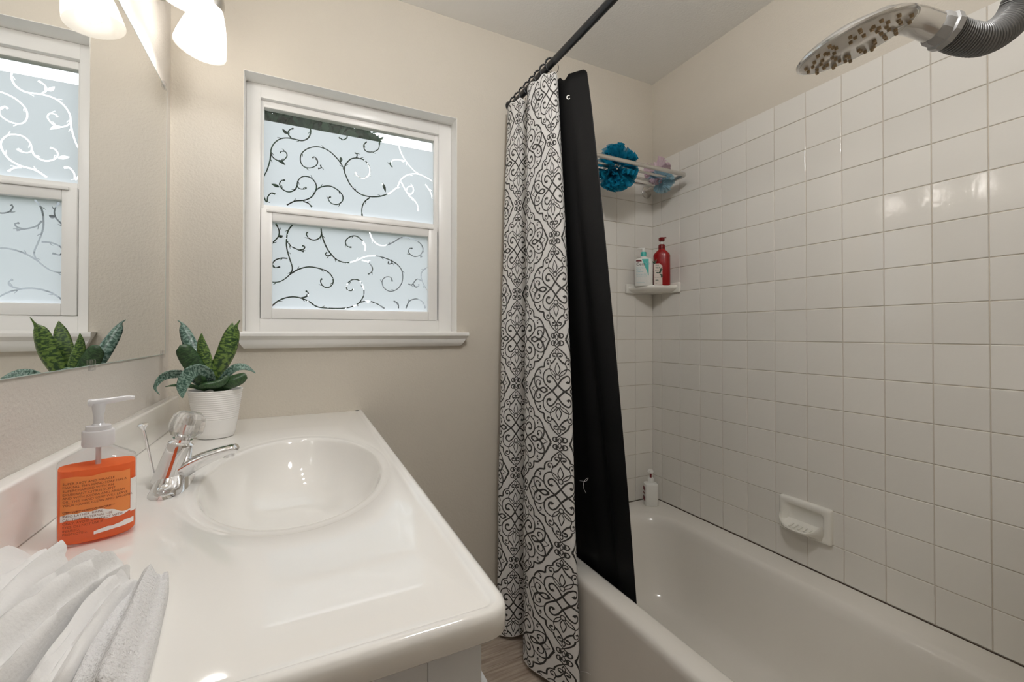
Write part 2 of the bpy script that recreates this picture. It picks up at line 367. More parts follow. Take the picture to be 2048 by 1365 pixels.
# swirls left clear in the film, traced off the photograph
SU = [[(650,540),(660,590),(640,640),(590,662),(530,650),(470,640),(410,648),(360,685),(335,740),(345,790),(385,822),(430,825),(465,790),(455,755),(420,750),(412,765)],
 [(500,640),(475,605),(485,575),(520,560)], [(335,760),(325,830),(300,910),(270,960)],
 [(1310,1090),(1230,1118),(1140,1120),(1060,1095),(990,1030),(945,940),(920,870),(870,800),(800,740),(720,712),(640,725),(585,770),(577,830),(605,875),(660,885),(710,860),(715,820),(690,795),(675,805)],
 [(935,910),(945,860),(990,812),(1050,805),(1110,830),(1145,890),(1135,945),(1090,970),(1045,950),(1025,915)],
 [(465,1190),(530,1158),(610,1150),(670,1120),(705,1060),(700,1010),(660,965),(600,955),(560,985),(550,1030),(570,1055),(610,1058),(625,1045)],
 [(550,1030),(530,1065),(480,1082),(430,1060),(405,1020),(420,990),(450,985)],
 [(705,1065),(750,1040),(820,1035),(880,1065),(920,1110),(920,1155),(880,1185),(830,1175),(805,1140),(825,1120)],
 [(1145,1128),(1100,1165),(1080,1220),(1083,1290)], [(920,590),(955,610),(955,640),(920,655),(890,635)],
 [(270,1110),(300,1165),(310,1120),(340,1090),(370,1100)], [(600,1160),(640,1175),(670,1205)],
 [(1120,670),(1095,700),(1110,745),(1160,755),(1215,730),(1225,665)], [(1310,1090),(1370,1040),(1400,980),(1460,940),(1540,935),(1620,970),(1680,1010)],
 [(1375,655),(1380,690),(1400,760),(1440,830),(1500,900),(1540,935)], [(1330,880),(1310,850),(1340,820),(1400,820),(1430,830)],
 [(1400,1000),(1460,1100),(1500,1080),(1495,1040),(1460,1040),(1445,1065)], [(1460,1110),(1500,1140),(1535,1190),(1540,1240)], [(1600,1020),(1640,1080),(1660,1140)],
 [(1020,760),(1040,775),(1035,805)], [(740,860),(745,885),(720,890)]]
SUL = [((475,605),(450,590),(428,563)), ((385,822),(420,835),(452,862)), ((405,1042),(375,1030),(338,1016)), ((905,840),(908,815),(905,795)), ((1245,1005),(1262,1040),(1275,1085))]
SL = [[(510,205),(475,255),(462,330),(465,400),(490,490),(510,560),(490,610),(430,660),(380,675),(320,672)],
 [(490,610),(560,570),(640,550),(720,560),(800,590),(840,640),(840,690),(800,720),(760,705),(740,665),(755,645)],
 [(470,340),(500,380),(560,410),(605,425)], [(560,412),(600,405),(612,385),(590,375)],
 [(745,235),(755,300),(790,390),(840,460),(890,500),(960,515),(1040,495),(1110,465),(1200,460),(1290,485),(1370,530),(1410,590),(1410,670),(1370,730),(1310,750),(1260,720),(1245,670),(1270,635),(1315,635),(1330,670)],
 [(750,275),(735,310),(690,330),(645,315),(625,280),(635,265)], [(1105,420),(1105,370),(1070,320),(1020,295),(970,310),(945,345),(960,380),(995,390)],
 [(1080,495),(1130,510),(1165,555),(1160,590),(1130,610)],
 [(330,880),(400,825),(480,798),(560,800),(640,830),(700,870),(760,885),(900,890),(1000,875),(1060,840),(1095,780),(1090,710),(1055,660),(1000,655),(960,690),(955,730),(990,745),(1010,730)],
 [(580,805),(630,790),(640,765),(620,745)],
 [(1140,260),(1170,330),(1220,370),(1280,372),(1340,345),(1400,310),(1470,310),(1550,350),(1580,400),(1560,450),(1510,465),(1465,435),(1470,400),(1495,398)],
 [(1650,535),(1580,580),(1565,630),(1590,700),(1650,790)], [(1460,690),(1490,695),(1530,650),(1570,665)], [(1500,690),(1520,715),(1545,705),(1545,690)],
 [(1060,840),(1130,830),(1200,850),(1265,890)], [(1440,890),(1470,830),(1530,812),(1580,840),(1600,890)], [(1380,890),(1375,850),(1340,830)],
 [(330,380),(355,345),(395,300),(400,250),(375,195)], [(470,480),(420,478),(370,495),(345,530),(365,555),(410,550)], [(830,450),(800,460),(780,445),(795,430)], [(1320,490),(1325,520),(1295,525),(1300,505)]]
SLL = [((395,300),(415,300),(432,293)), ((1560,450),(1565,460),(1560,475))]
def film(name, strokes, leaves, zy0, yplane, x0, x1, z0, z1, w=.0040):
    polys = []; r0 = random.Random(3)
    def topt(p): q = on(460+p[0]/4.096, zy0+p[1]/4.096, 1, yplane); return (q[0], q[2])
    for s in strokes:
        P = spline([topt(p) for p in s], max(14, len(s)*5)); n = len(P)
        ww = w*np.clip(np.linspace(1.15, .8, n), .3, 2); ww[-3:] *= 1.7
        polys.append(ribbon2(P, ww))
        for k in range(5, n-5, 13):          # thorns
            T = P[k+1]-P[k-1]; T /= np.linalg.norm(T); N = np.array([-T[1], T[0]])*(1 if r0.random() > .5 else -1)
            Q = np.array([P[k], P[k]+N*.004+T*.003, P[k]+N*.0075+T*.009]); polys.append(ribbon2(spline(Q, 5), np.linspace(w*.9, w*.3, 5)))
    for s in leaves:
        P = spline([topt(p) for p in s], 9); polys.append(ribbon2(P, w*2.6*np.sin(np.linspace(.12, math.pi-.08, 9))))
    V = []; Fc = []
    def add(p): V.append(Vector((float(p[0]), float(p[1])))); return len(V)-1
    Fc.append([add(p) for p in ((x0, z0), (x1, z0), (x1, z1), (x0, z1))])
    for Lf, Rt in polys:
        for k in range(len(Lf)-1):
            q = [Lf[k], Rt[k], Rt[k+1], Lf[k+1]]
            q = [(min(max(a, x0), x1), min(max(b, z0), z1)) for a, b in q]
            area = sum(q[i][0]*q[(i+1) % 4][1]-q[(i+1) % 4][0]*q[i][1] for i in range(4))
            if abs(area) < 1e-9: continue
            if area < 0: q = q[::-1]
            Fc.append([add(p) for p in q])
    vo, _, fo, _, _, _ = delaunay_2d_cdt(V, [], Fc, 0, 1e-6, True)
    vv = np.array([v[:] for v in vo]); tri = np.array([list(f) for f in fo if len(f) == 3]); ce = vv[tri].mean(1)
    hit = np.zeros(len(tri), bool)
    for q in Fc[1:]:
        p = np.array([V[i][:] for i in q]); ins = np.ones(len(ce), bool)
        for k in range(4):
            a, b = p[k], p[(k+1) % 4]; ins &= ((b[0]-a[0])*(ce[:, 1]-a[1])-(b[1]-a[1])*(ce[:, 0]-a[0])) >= -1e-12
        hit |= ins
    keep = tri[~hit].tolist()
    V3 = [(v.x, yplane, v.y) for v in vo]
    return V3, keep
FU = film('u', SU, SUL, 120, YG1, UX0-.002, UX1+.002, UZ0-.006, 1.897)
FL = film('l', SL, SLL, 400, YG2, -.0755, .4635, 1.252, 1.551)
win.part('frosted_film', FU, M['film'], False, label='frosted film with clear scrolling vines')
win.part('frosted_film', FL, M['film'], False, label='frosted film with clear scrolling vines')
sx0, sx1 = -.171, .592
prof = [(0, 0), (-.040, 0), (-.043, -.004), (-.043, -.012), (-.036, -.018), (-.030, -.024), (-.028, -.034), (-.022, -.044), (-.012, -.051), (0, -.051)]
rings_ = []
def endcut(z): return max(0, (-z-.012))*.62
for xs, sg in ((sx0, 1), (sx1, -1)):
    rings_.append(np.array([(xs+sg*endcut(z), YB+y-.0005, WZ0+.0005+z) for y, z in prof]))
sill = struct(mk('trim_sill', *loft(rings_), M['trimw'], None, True, 30), 'white moulded window sill with mitred ends')
win.part('stool_board', box(WX0+e, WX1-e, YB, YFm+.01, WZ0+e, WZ0+e+.003), M['trimw'], False)

# ================================================================== BATHTUB
tub = Thing('bathtub', 'white alcove bathtub along the tiled wall', 'bathtub', (1.196, .85, 0))
def tr(x0, x1, y0, y1, r, z): return rrect(x0, x1, y0, y1, r, z, 10)
TX0, TX1, TY0, TY1 = .832, XR-.001, YW+.002, YB-.006
R = [tr(TX0+.010, TX1, TY0, TY1, .012, 0.0), tr(TX0+.010, TX1, TY0, TY1, .012, .05), tr(TX0+.006, TX1, TY0, TY1, .012, .30), tr(TX0, TX1, TY0, TY1, .012, .345), tr(TX0, TX1, TY0, TY1, .012, .358),
     tr(TX0+.004, TX1-.001, TY0+.001, TY1-.001, .012, .369), tr(TX0+.013, TX1-.002, TY0+.002, TY1-.002, .012, ZT),
     tr(.893, 1.462, .205, 1.512, .17, ZT), tr(.903, 1.452, .215, 1.502, .165, .371), tr(.914, 1.441, .228, 1.490, .16, .358), tr(.922, 1.432, .24, 1.478, .155, .33),
     tr(.945, 1.41, .27, 1.44, .14, .20), tr(.97, 1.388, .30, 1.395, .13, .10), tr(.995, 1.362, .33, 1.365, .12, .068), tr(1.04, 1.32, .40, 1.30, .1, .058)]
tub.part('shell', loft(R, False, True), M['tub'], True, 60)
tub.part('drain', lathe([(.0, 0), (.03, 0), (.03, .003), (.024, .005), (.0, .004)], 24, frame((1.18, .47, .0585), (0, 0, 1))), M['chrome'])
CK = mat('aged_caulk', srgb(74, 62, 52), .9)
tub.part('caulk_line', join(box(XR-.0022, XR+.0005, YW+.004, YB-.008, ZT-.0004, ZT+.0016), box(.84, XR-.002, YB-.0092, YB-.0068, ZT-.0004, ZT+.0016)), CK, False, label='dark aged caulk line')
# ================================================================== SHOWER ROD, RINGS
RX, RZ = .79, 2.105
rod = Thing('curtain_rod', 'black shower curtain rod crossing to the window wall', 'curtain rod', (RX, YB-.01, RZ))
rod.part('pole', cyl((RX, YW+.008, RZ), (RX, YB-.008, RZ), .0125, 24), M['black'])
for a, b in ((YB-.0005, YB-.012), (YW+.0005, YW+.012)):
    rod.part('flange', cyl((RX, a, RZ), (RX, b, RZ), .024, 24, .018), M['black'])
ring_y = [1.285, 1.325, 1.365, 1.405, 1.445, 1.485, 1.525, 1.562]
def ring_build(y, lab):
    t = Thing('curtain_ring', lab, 'curtain ring', (RX, y, RZ), 'beaded black curtain rings on the rod')
    a = np.linspace(math.radians(60), math.radians(385), 26); Rr = .026
    t.part('hoop', tube(np.stack([RX+Rr*np.cos(a), np.full(26, y), RZ-.009+Rr*np.sin(a)], -1), .0013, 8), M['black'])
    for k, ang in enumerate((100, 117, 134, 151, 168)):
        t.part('roller_bead', ball((RX+Rr*math.cos(math.radians(ang)), y, RZ-.009+Rr*math.sin(math.radians(ang))), .0038, 10, 6), M['black'])
    t.part('hook', tube(spline([(RX, y, RZ-.035), (RX-.006, y, RZ-.045), (RX-.004, y-.003, RZ-.060), (RX+.006, y-.003, RZ-.060), (RX+.008, y, RZ-.047)], 14), .0013, 8), M['black'])
    return t
for k, y in enumerate(ring_y):
    ring_build(y, ['black beaded ring nearest the viewer, holding the black liner', 'second black beaded ring from the front of the rod', 'third black beaded ring from the front of the rod', 'fourth black beaded ring from the front of the rod', 'fifth black beaded ring from the front of the rod', 'sixth black beaded ring from the front of the rod', 'seventh black beaded ring, one before the wall', 'black beaded ring closest to the window wall'][k])
# ================================================================== PATTERNED CURTAIN
CW, HP = .15, .17      # column spacing, half vertical period of the print
ctop = [(.83,1.335),(.825,1.305),(.803,1.283),(.780,1.290),(.764,1.340),(.757,1.402),(.785,1.428),(.812,1.412),(.822,1.450),(.792,1.476),(.764,1.490),(.752,1.530),(.757,1.572),(.785,1.590),(.81,1.575),(.815,1.598)]
cmid = [(.85,1.30),(.833,1.245),(.800,1.203),(.770,1.225),(.744,1.300),(.737,1.382),(.775,1.427),(.832,1.402),(.850,1.440),(.800,1.476),(.752,1.486),(.723,1.523),(.728,1.567),(.78,1.590),(.83,1.572),(.84,1.598)]
cbot = [(.820,1.245),(.824,1.190),(.806,1.150),(.774,1.190),(.735,1.280),(.724,1.375),(.765,1.425),(.812,1.402),(.818,1.440),(.785,1.476),(.738,1.490),(.700,1.527),(.714,1.570),(.76,1.590),(.80,1.572),(.815,1.598)]
uu = [0,.055,.105,.145,.222,.300,.355,.425,.475,.535,.600,.655,.70,.755,.81,.84]
uu = np.array(uu)-.145           # u = 0 on the front column axis
CP = [np.array(c) for c in (ctop, cmid, cbot)]; ZZ = [2.078, 1.17, .018]
_ts = np.linspace(0, len(uu)-1, 500); _us = spline(np.stack([uu, uu*0], -1), 500)[:, 0]
_C = [spline(c, 500) for c in CP]
def curt(u, z):
    u = np.clip(np.asarray(u, float), uu[0], uu[-1]); z = np.asarray(z, float)
    P = [np.stack([np.interp(u, _us, c[:, 0]), np.interp(u, _us, c[:, 1])], -1) for c in _C]
    s = np.clip((ZZ[0]-z)/(ZZ[0]-ZZ[2]), 0, 1); tm = (ZZ[0]-ZZ[1])/(ZZ[0]-ZZ[2])
    # quadratic blend through the three heights
    a = ((s-tm)*(s-1)/(tm))[..., None]; b = (s*(s-1)/(tm*(tm-1)))[..., None]; c = (s*(s-tm)/(1-tm))[..., None]
    xy = P[0]*a+P[1]*b+P[2]*c
    w = .0035*np.sin(u*46+z*2.1)*np.sin(z*3+u*9)+.002*np.sin(z*11+u*31)
    x = xy[..., 0]+w*(.3+.7*s); y = xy[..., 1]+.5*w*(.3+.7*s)
    cl_ = .821; lowm = np.clip((.50-z)/.10, 0, 1); x = np.where(x > cl_, x*(1-lowm)+np.minimum(x, cl_)*lowm, x)
    zt = z-(.010*(.5+.5*np.cos(u*2*math.pi/.08)))*np.clip(1-s*12, 0, 1)      # scallop between the hooks
    zt = zt+.006*np.sin(u*20)*np.clip(s*12-11, 0, 1)
    return np.stack([x, y, zt], -1)
def cnorm(u, z, h=1e-3):
    a = curt(u+h, z)-curt(u-h, z); b = curt(u, z+h)-curt(u, z-h); n = np.cross(a, b); n /= np.linalg.norm(n, axis=-1)[..., None]+1e-12
    return n
cur = Thing('shower_curtain', 'white shower curtain printed with dark scrolling medallions', 'curtain', (.79, 1.4, 0))
nu, nz = 170, 150
U_, Z_ = np.meshgrid(np.linspace(uu[0], uu[-1], nu), np.linspace(ZZ[0], ZZ[2], nz)); G = curt(U_, Z_)
gf = [[i*nu+j, i*nu+j+1, (i+1)*nu+j+1, (i+1)*nu+j] for i in range(nz-1) for j in range(nu-1)]
o = cur.part('fabric', (G.reshape(-1, 3), gf), M['cloth'], True, 0)
n0 = cnorm(np.array([.05]), np.array([1.2]))[0]; NS = 1.0 if n0@np.array([-.55, -.83, 0]) > 0 else -1.0
# print: strokes of a quarter medallion (pixel-like units: 440 per column, 565 per half period), (points, start width, end width)
Q = [([(-58,-2),(0,70),(43,138),(85,168),(118,140),(112,102),(90,94),(78,108)], 13, -26), ([(0,-72),(58,-2),(143,70),(165,140),(148,205),(95,240),(48,218),(18,178)], 15, 7),
     ([(20,158),(65,195),(85,250),(72,292)], 7, 7), ([(0,175),(24,225),(20,262),(0,312)], 8, 8), ([(22,155),(14,136),(0,132)], 8, 8), ([(22,155),(16,174),(0,178)], 8, 8),
     ([(0,482),(40,445),(78,395),(86,360)], 7, 15), ([(86,362),(125,347),(150,312),(155,256)], 8, 16), ([(155,258),(212,245),(260,195),(284,130),(278,60),(248,12),(212,-8),(160,-30),(112,-8)], 15, 9),
     ([(160,108),(210,140),(260,142),(300,115),(326,60),(357,0)], 7, 18), ([(72,292),(80,330),(105,335),(120,312),(108,292),(94,302)], 8, -22),
     ([(215,-6),(160,26),(112,-6)], 8, 12), ([(218,0),(262,34),(320,0)], 6, 6),
     ([(256,200),(228,222),(202,212),(198,190),(212,184)], 7, -26), ([(250,20),(262,70),(240,102),(208,94),(204,64),(222,58)], 8, -28),
     ([(0,480),(24,500),(52,502),(64,525),(50,548),(28,543),(26,522),(40,518)], 9, -30), ([(0,565),(14,548),(8,520),(0,505)], 7, 7),
     ([(0,462),(15,432),(0,402)], 7, 7), ([(4,385),(16,412),(44,410),(48,386),(32,378),(26,390)], 8, -26), ([(2,388),(26,345),(52,312),(76,298)], 9, 16)]
def print_part(name, u0, u1, m, off, parent, sgn=1):
    V, F, n = [], [], 0
    strokes = []
    for P, w0, w1 in Q:
        P = spline(np.array(P, float), max(12, 4*len(P)))*np.array([CW/440, HP/565]); tt = np.linspace(0, 1, len(P)); blob = w1 < 0; w = (w0+(abs(w1)-w0)*tt**(5 if blob else 1))*HP/565*1.3
        strokes.append((P, w))
    for c in range(-3, 8):
        for r in range(-1, 8):
            cu = -c*CW*-1; cz = .30+r*2*HP+(HP if c % 2 else 0)
            for P, w in strokes:
                for sx in (1, -1):
                    for sz in (1, -1):
                        p = P*np.array([sx, sz])+np.array([cu, cz]); A, B = ribbon2(p, w)
                        if p[:, 0].max() < u0 or p[:, 0].min() > u1 or p[:, 1].max() < ZZ[2] or p[:, 1].min() > ZZ[0]: continue
                        E_ = np.stack([A, B], 1)
                        ok = (E_[:, :, 0] > u0).all(1) & (E_[:, :, 0] < u1).all(1) & (E_[:, :, 1] < ZZ[0]-.003).all(1) & (E_[:, :, 1] > ZZ[2]+.002).all(1)
                        q = curt(E_[..., 0], E_[..., 1])+cnorm(E_[..., 0], E_[..., 1])*off*NS*sgn
                        V.append(q.reshape(-1, 3))
                        for k in range(len(p)-1):
                            if ok[k] and ok[k+1]: F.append([n+2*k, n+2*k+1, n+2*k+3, n+2*k+2])
                        n += 2*len(p)
    V = np.concatenate(V); us = sorted({i for f in F for i in f}); mp = {a: b for b, a in enumerate(us)}
    return cur.part(name, (V[us], [[mp[i] for i in f] for f in F]), m, True, 0, label='dark scroll medallion print', kind='stuff', parent=parent)
print_part('printed_pattern', uu[0]+.075, uu[-1], M['ink'], .0006, o)
print_part('printed_pattern', uu[0], uu[0]+.078, M['inkf'], .0006, o)
for P in ([(.8115,1.155,.70),(.818,1.13,.705),(.830,1.135,.712),(.828,1.15,.70),(.815,1.14,.685),(.822,1.135,.665)], [(.806,1.150,.10),(.815,1.13,.11),(.828,1.12,.105)]):
    cur.part('loose_thread', tube(spline(P, 24), .00035, 5), M['thread'])
# ================================================================== BLACK LINER
lin = Thing('shower_liner', 'black shower liner hanging inside the tub', 'shower liner', (.86, 1.2, .3))
ltop = [(.845,1.50),(.840,1.44),(.848,1.39),(.834,1.34),(.826,1.295),(.830,1.258),(.846,1.232),(.872,1.195)]
lmid = [(.872,1.50),(.868,1.44),(.892,1.39),(.872,1.32),(.868,1.265),(.895,1.215),(.893,1.18),(.915,1.112)]
lbot = [(.945,1.50),(.935,1.43),(.955,1.36),(.938,1.28),(.945,1.21),(.958,1.15),(.950,1.10),(.952,1.045)]
LZ = [2.068, 1.2, .24]; nt_, nv = 90, 70
LS = [spline(c, nt_) for c in (ltop, lmid, lbot)]; V = []
for i in range(nv):
    s = i/(nv-1); tm = (LZ[0]-LZ[1])/(LZ[0]-LZ[2]); a = (s-tm)*(s-1)/tm; b = s*(s-1)/(tm*(tm-1)); c = s*(s-tm)/(1-tm)
    xy = LS[0]*a+LS[1]*b+LS[2]*c; z = LZ[0]+(LZ[2]-LZ[0])*s
    for j in range(nt_):
        t = j/(nt_-1); sag = np.clip(1-s*14, 0, 1)*(.014*max(0, math.sin((t-.60)*math.pi/.16))*(t > .60)*(t < .76) + .008*np.clip((t-.56)/.12, 0, 1)+(.012*((t-.95)/.05)**2 if t > .95 else 0))
        V.append((xy[j, 0]+.004*math.sin(t*22+s*4)*s, xy[j, 1], z-sag))
V = np.array(V)
lf = [[i*nt_+j, i*nt_+j+1, (i+1)*nt_+j+1, (i+1)*nt_+j] for i in range(nv-1) for j in range(nt_-1)]
# keep the sheet clear of the tub wall below the rim
bel = V[:, 2] < ZT+.06
V[bel, 0] = np.maximum(V[bel, 0], .928+.035*np.clip((ZT+.02-V[bel, 2])/.2, 0, 1))
o = lin.part('sheet', (V, lf), M['liner'], True, 0); sm = o.modifiers.new('thick', 'SOLIDIFY'); sm.thickness = .0009; sm.offset = 0
gp = V[(3)*nt_+64]
lin.part('grommet', torus(gp+np.array([-.001, -.002, 0]), (-.55, -.83, 0), .0062, .0018, 18, 6), M['nickel'])

# ================================================================== VANITY TOP WITH BASIN
top = Thing('bathroom_countertop', 'glossy white vanity counter with a moulded oval basin', 'countertop', (0, .95, ZC-.026))
BX, BY, BA, BB = .002, .972, .158, .286
YN = .384
def x1(y): return .193+(y-.384)*(.2104-.193)/(YB-.384)
# outline (counter clockwise) with per-point outward normals and lip mask
OL = []
def seg_(p, q, n, nrm, mask):
    for k in range(n): OL.append((p[0]+(q[0]-p[0])*k/n, p[1]+(q[1]-p[1])*k/n, nrm[0], nrm[1], mask))
rc = .027; XB = XL+.001; YE = YB-.001
seg_((x1(YN+rc), YN+rc), (x1(YE), YE), 44, (1, 0), 1); OL.append((x1(YE), YE, 1, 0, 1)); seg_((x1(YE)-.03, YE), (XB, YE), 20, (0, 0), 0); seg_((XB, YE), (XB, YN), 44, (0, 0), 0); seg_((XB, YN), (x1(YN)-rc, YN), 20, (0, -1), 1)
for k in range(8):
    a = math.radians(-90+90*(k+.5)/8); OL.append((x1(YN)-rc+rc*math.cos(a), YN+rc+rc*math.sin(a), math.cos(a), math.sin(a), 1))
OL = np.array(OL)
# corner points at fixed sides keep zero offset
th = np.arctan2((OL[:, 1]-BY)/BB, (OL[:, 0]-BX)/BA); srt = np.argsort(th); OL = OL[srt]; th = th[srt]
def ell(s, z, dy=0): return np.stack([BX+BA*s*np.cos(th), BY+dy+BB*s*np.sin(th), np.full(len(th), ZC+z)], -1)
def outl(ins, z, mask_z=True):
    mz = OL[:, 4] if mask_z else 1
    return np.stack([OL[:, 0]-OL[:, 2]*ins, OL[:, 1]-OL[:, 3]*ins, ZC+z*mz+0*th], -1)
rr = [ell(.06, -.128), ell(.35, -.126), ell(.55, -.118), ell(.7, -.103), ell(.8, -.084), ell(.87, -.062), ell(.92, -.040), ell(.955, -.020), ell(.975, -.009), ell(.99, -.0035), ell(1.0, -.0022), ell(1.03, -.0018), ell(1.07, -.0016), ell(1.085, -.0008), ell(1.10, 0)]
inner = outl(.024, 0)
rr.append(.35*inner+.65*ell(1.10, 0)); rr.append(inner)
rr += [outl(.019, -.0012), outl(.015, .0), outl(.011, .0024), outl(.006, .0028), outl(.002, .0005), outl(0, -.005)]
low = outl(0, -.034); low[:, 2] = ZC-.0225; rr.append(low); l2 = outl(.003, 0); l2[:, 2] = ZC-.026; rr.append(l2); l3 = outl(.02, 0); l3[:, 2] = ZC-.026; rr.append(l3)
top.part('counter_slab', loft(rr, True, False), M['counter'], True, 50)
top.part('backsplash', box(XL+.0005, XL+.026, YN, YB-.001, ZC-.001, .9855, .005, 3), M['counter'])
top.part('drain_ring', lathe([(.0, .0), (.012, .001), (.014, .004), (.020, .003), (.024, 0)], 24, frame((BX, BY, ZC-.1277), (0, 0, 1)), False, False), M['chrome'])
cab = Thing('vanity_cabinet', 'pale grey vanity cabinet with recessed end panel under the counter', 'cabinet', (-.08, 1.0, 0))
CX1, CYN = .168, .408
cab.part('carcass', join(box(XL+.001, CX1-.004, CYN+.012, CYN+.028, .09, ZC-.0265), box(XL+.001, CX1-.004, YB-.018, YB-.002, .09, ZC-.0265), box(XL+.001, XL+.012, CYN+.028, YB-.018, .09, ZC-.06), box(CX1-.020, CX1-.004, CYN+.028, YB-.018, .09, ZC-.06), box(XL+.012, CX1-.020, CYN+.028, YB-.018, .09, .106), box(XL+.001, CX1-.06, CYN+.03, YB-.002, 0.0005, .09)), M['cabinet'], False)
for n_, b in (('stile', (CX1-.055, CX1, CYN, CYN+.013, .09, ZC-.0265)), ('stile', (XL+.001, XL+.056, CYN, CYN+.013, .09, ZC-.0265)), ('rail', (XL+.056, CX1-.055, CYN, CYN+.013, ZC-.09, ZC-.0265)), ('rail', (XL+.056, CX1-.055, CYN, CYN+.013, .09, .15))):
    cab.part(n_, box(*b, .0015), M['cabinet'])
for y0, y1 in ((.43, .80), (.81, 1.18), (1.19, 1.57)):
    d = cab.part('cabinet_door', join(box(CX1-.004, CX1+.014, y0, y1, .12, .80, .002), box(CX1+.012, CX1+.0155, y0, y0+.05, .12, .80), box(CX1+.012, CX1+.0155, y1-.05, y1, .12, .80)), M['cabinet'])
    cab.part('door_knob', join(cyl((CX1+.0155, y1-.03, .72), (CX1+.03, y1-.03, .72), .005), ball((CX1+.033, y1-.03, .72), .012)), M['nickel'], parent=d)

# ================================================================== FAUCET
fx, fy = -.198, .965
fau = Thing('faucet', 'chrome single-handle faucet with a faceted clear knob', 'faucet', (fx, fy, ZC))
# base with two sloping wings
R = []
for t in np.linspace(-1, 1, 25):
    y = fy+.080*t; hw = .027*math.sqrt(max(.02, 1-abs(t)**3.2)); hh = .007+.030*max(0, 1-abs(t)/.62)**1.3
    pr_ = []
    for k in range(16):
        a = 2*math.pi*k/16; c_, s_ = math.cos(a), math.sin(a)
        px_ = abs(c_)**.7*math.copysign(1, c_); pz = max(0, s_)**.6 if s_ > 0 else 0
        pr_.append((fx+.002+hw*px_*(1-.25*pz), y, ZC+.0003+hh*pz))
    R.append(pr_)
fau.part('base_plate', loft(R), M['chrome'], True, 50)
ax = np.array([.27, 0, 1.0]); ax /= np.linalg.norm(ax); b0 = np.array([fx-.004, fy, ZC+.006])
fau.part('column', lathe([(.0255, 0), (.0235, .02), (.0215, .045), (.0205, .066), (.0195, .070), (.0150, .073), (.0150, .078)], 40, frame(b0, ax)), M['chrome'])
P = spline([(fx+.004, fy, ZC+.024), (fx+.030, fy, ZC+.039), (fx+.060, fy, ZC+.050), (fx+.088, fy, ZC+.0555), (fx+.101, fy, ZC+.056)], 24)
R = []
for i, p in enumerate(P):
    t = i/23; hw = .021-.004*t; up = .006; dn = .020*(1-t)**1.2+.007; ring = []
    for k in range(20):
        a = 2*math.pi*k/20; c_, s_ = math.cos(a), math.sin(a)
        ring.append((p[0]+(-.003*s_), p[1]+hw*abs(c_)**.75*math.copysign(1, c_)*(1-.2*max(0, -s_)), p[2]+(up*max(0, s_)**.8 if s_ > 0 else -dn*(-s_)**.9)))
    if i == 23: ring = [tuple(np.array(q)*.15+np.array(p)*.85+np.array([.002, 0, 0])) for q in ring]
    R.append(ring)
# round off the tip
R.insert(-1, [tuple(np.array(q)*.8+np.array(P[-1])*.2+np.array([.0015, 0, 0])) for q in R[-2]])
fau.part('spout', loft(R), M['chrome'], True, 60)
fau.part('aerator', lathe([(.0095, 0), (.0105, .002), (.0105, .012)], 24, frame((fx+.086, fy, ZC+.040), (0, 0, 1))), M['chrome'])
kb = b0+ax*.074
fau.part('handle_post', lathe([(.0125, 0), (.011, .010), (.0085, .012), (.0085, .03)], 20, frame(kb, ax)), M['chrome'])
kn = fau.part('knob', lathe([(.012, .008), (.021, .010), (.0265, .018), (.0275, .030), (.0245, .044), (.0175, .051), (.010, .052)], 10, frame(kb, ax)), M['crystal'], False)
fau.part('knob_core', lathe([(.007, .0), (.0075, .03), (.004, .036)], 10, frame(kb+ax*.009, ax)), M['chrome'], parent=kn)
rb, rt = np.array([-.224, .985, ZC+.004]), np.array([-.2385, .968, 1.0065])
rodt = fau.part('drain_pull_rod', cyl(rb, rt, .0021, 10), M['chrome'])
dr = (rt-rb)/np.linalg.norm(rt-rb)
fau.part('pull_knob', lathe([(.002, -.006), (.0035, -.002), (.0075, .003), (.0085, .005), (.006, .006)], 18, frame(rt, dr)), M['chrome'], parent=rodt)

# ================================================================== MIRROR
my0, my1, mz0, mz1 = .36, 1.556, 1.112, 1.866
mir = Thing('wall_mirror', 'large frameless mirror on the left wall over the counter', 'mirror', (XL, .95, mz0))
mir.part('glass', box(XL+.0003, XL+.003, my0, my1, mz0, mz1), M['mirror'], False)
mir.part('edge', join(box(XL+.0005, XL+.0034, my1-.0002, my1+.0012, mz0, mz1), box(XL+.0005, XL+.0034, my0, my1, mz1, mz1+.0010), box(XL+.0005, XL+.0034, my0, my1, mz0-.0010, mz0)), M['mirror_edge'], False)
for y, z, s in ((1.530, mz0, 1), (1.055, mz0, 1), (.58, mz0, 1), (1.525, mz1, -1), (.95, mz1, -1), (.45, mz1, -1)):
    mir.part('mirror_clip', join(box(XL+.0005, XL+.007, y-.009, y+.009, z-.010*s if s > 0 else z, z if s > 0 else z+.010, .001), box(XL+.0032, XL+.007, y-.009, y+.009, min(z, z+.010*s), max(z, z+.010*s), .001)), M['plastic_clear'])

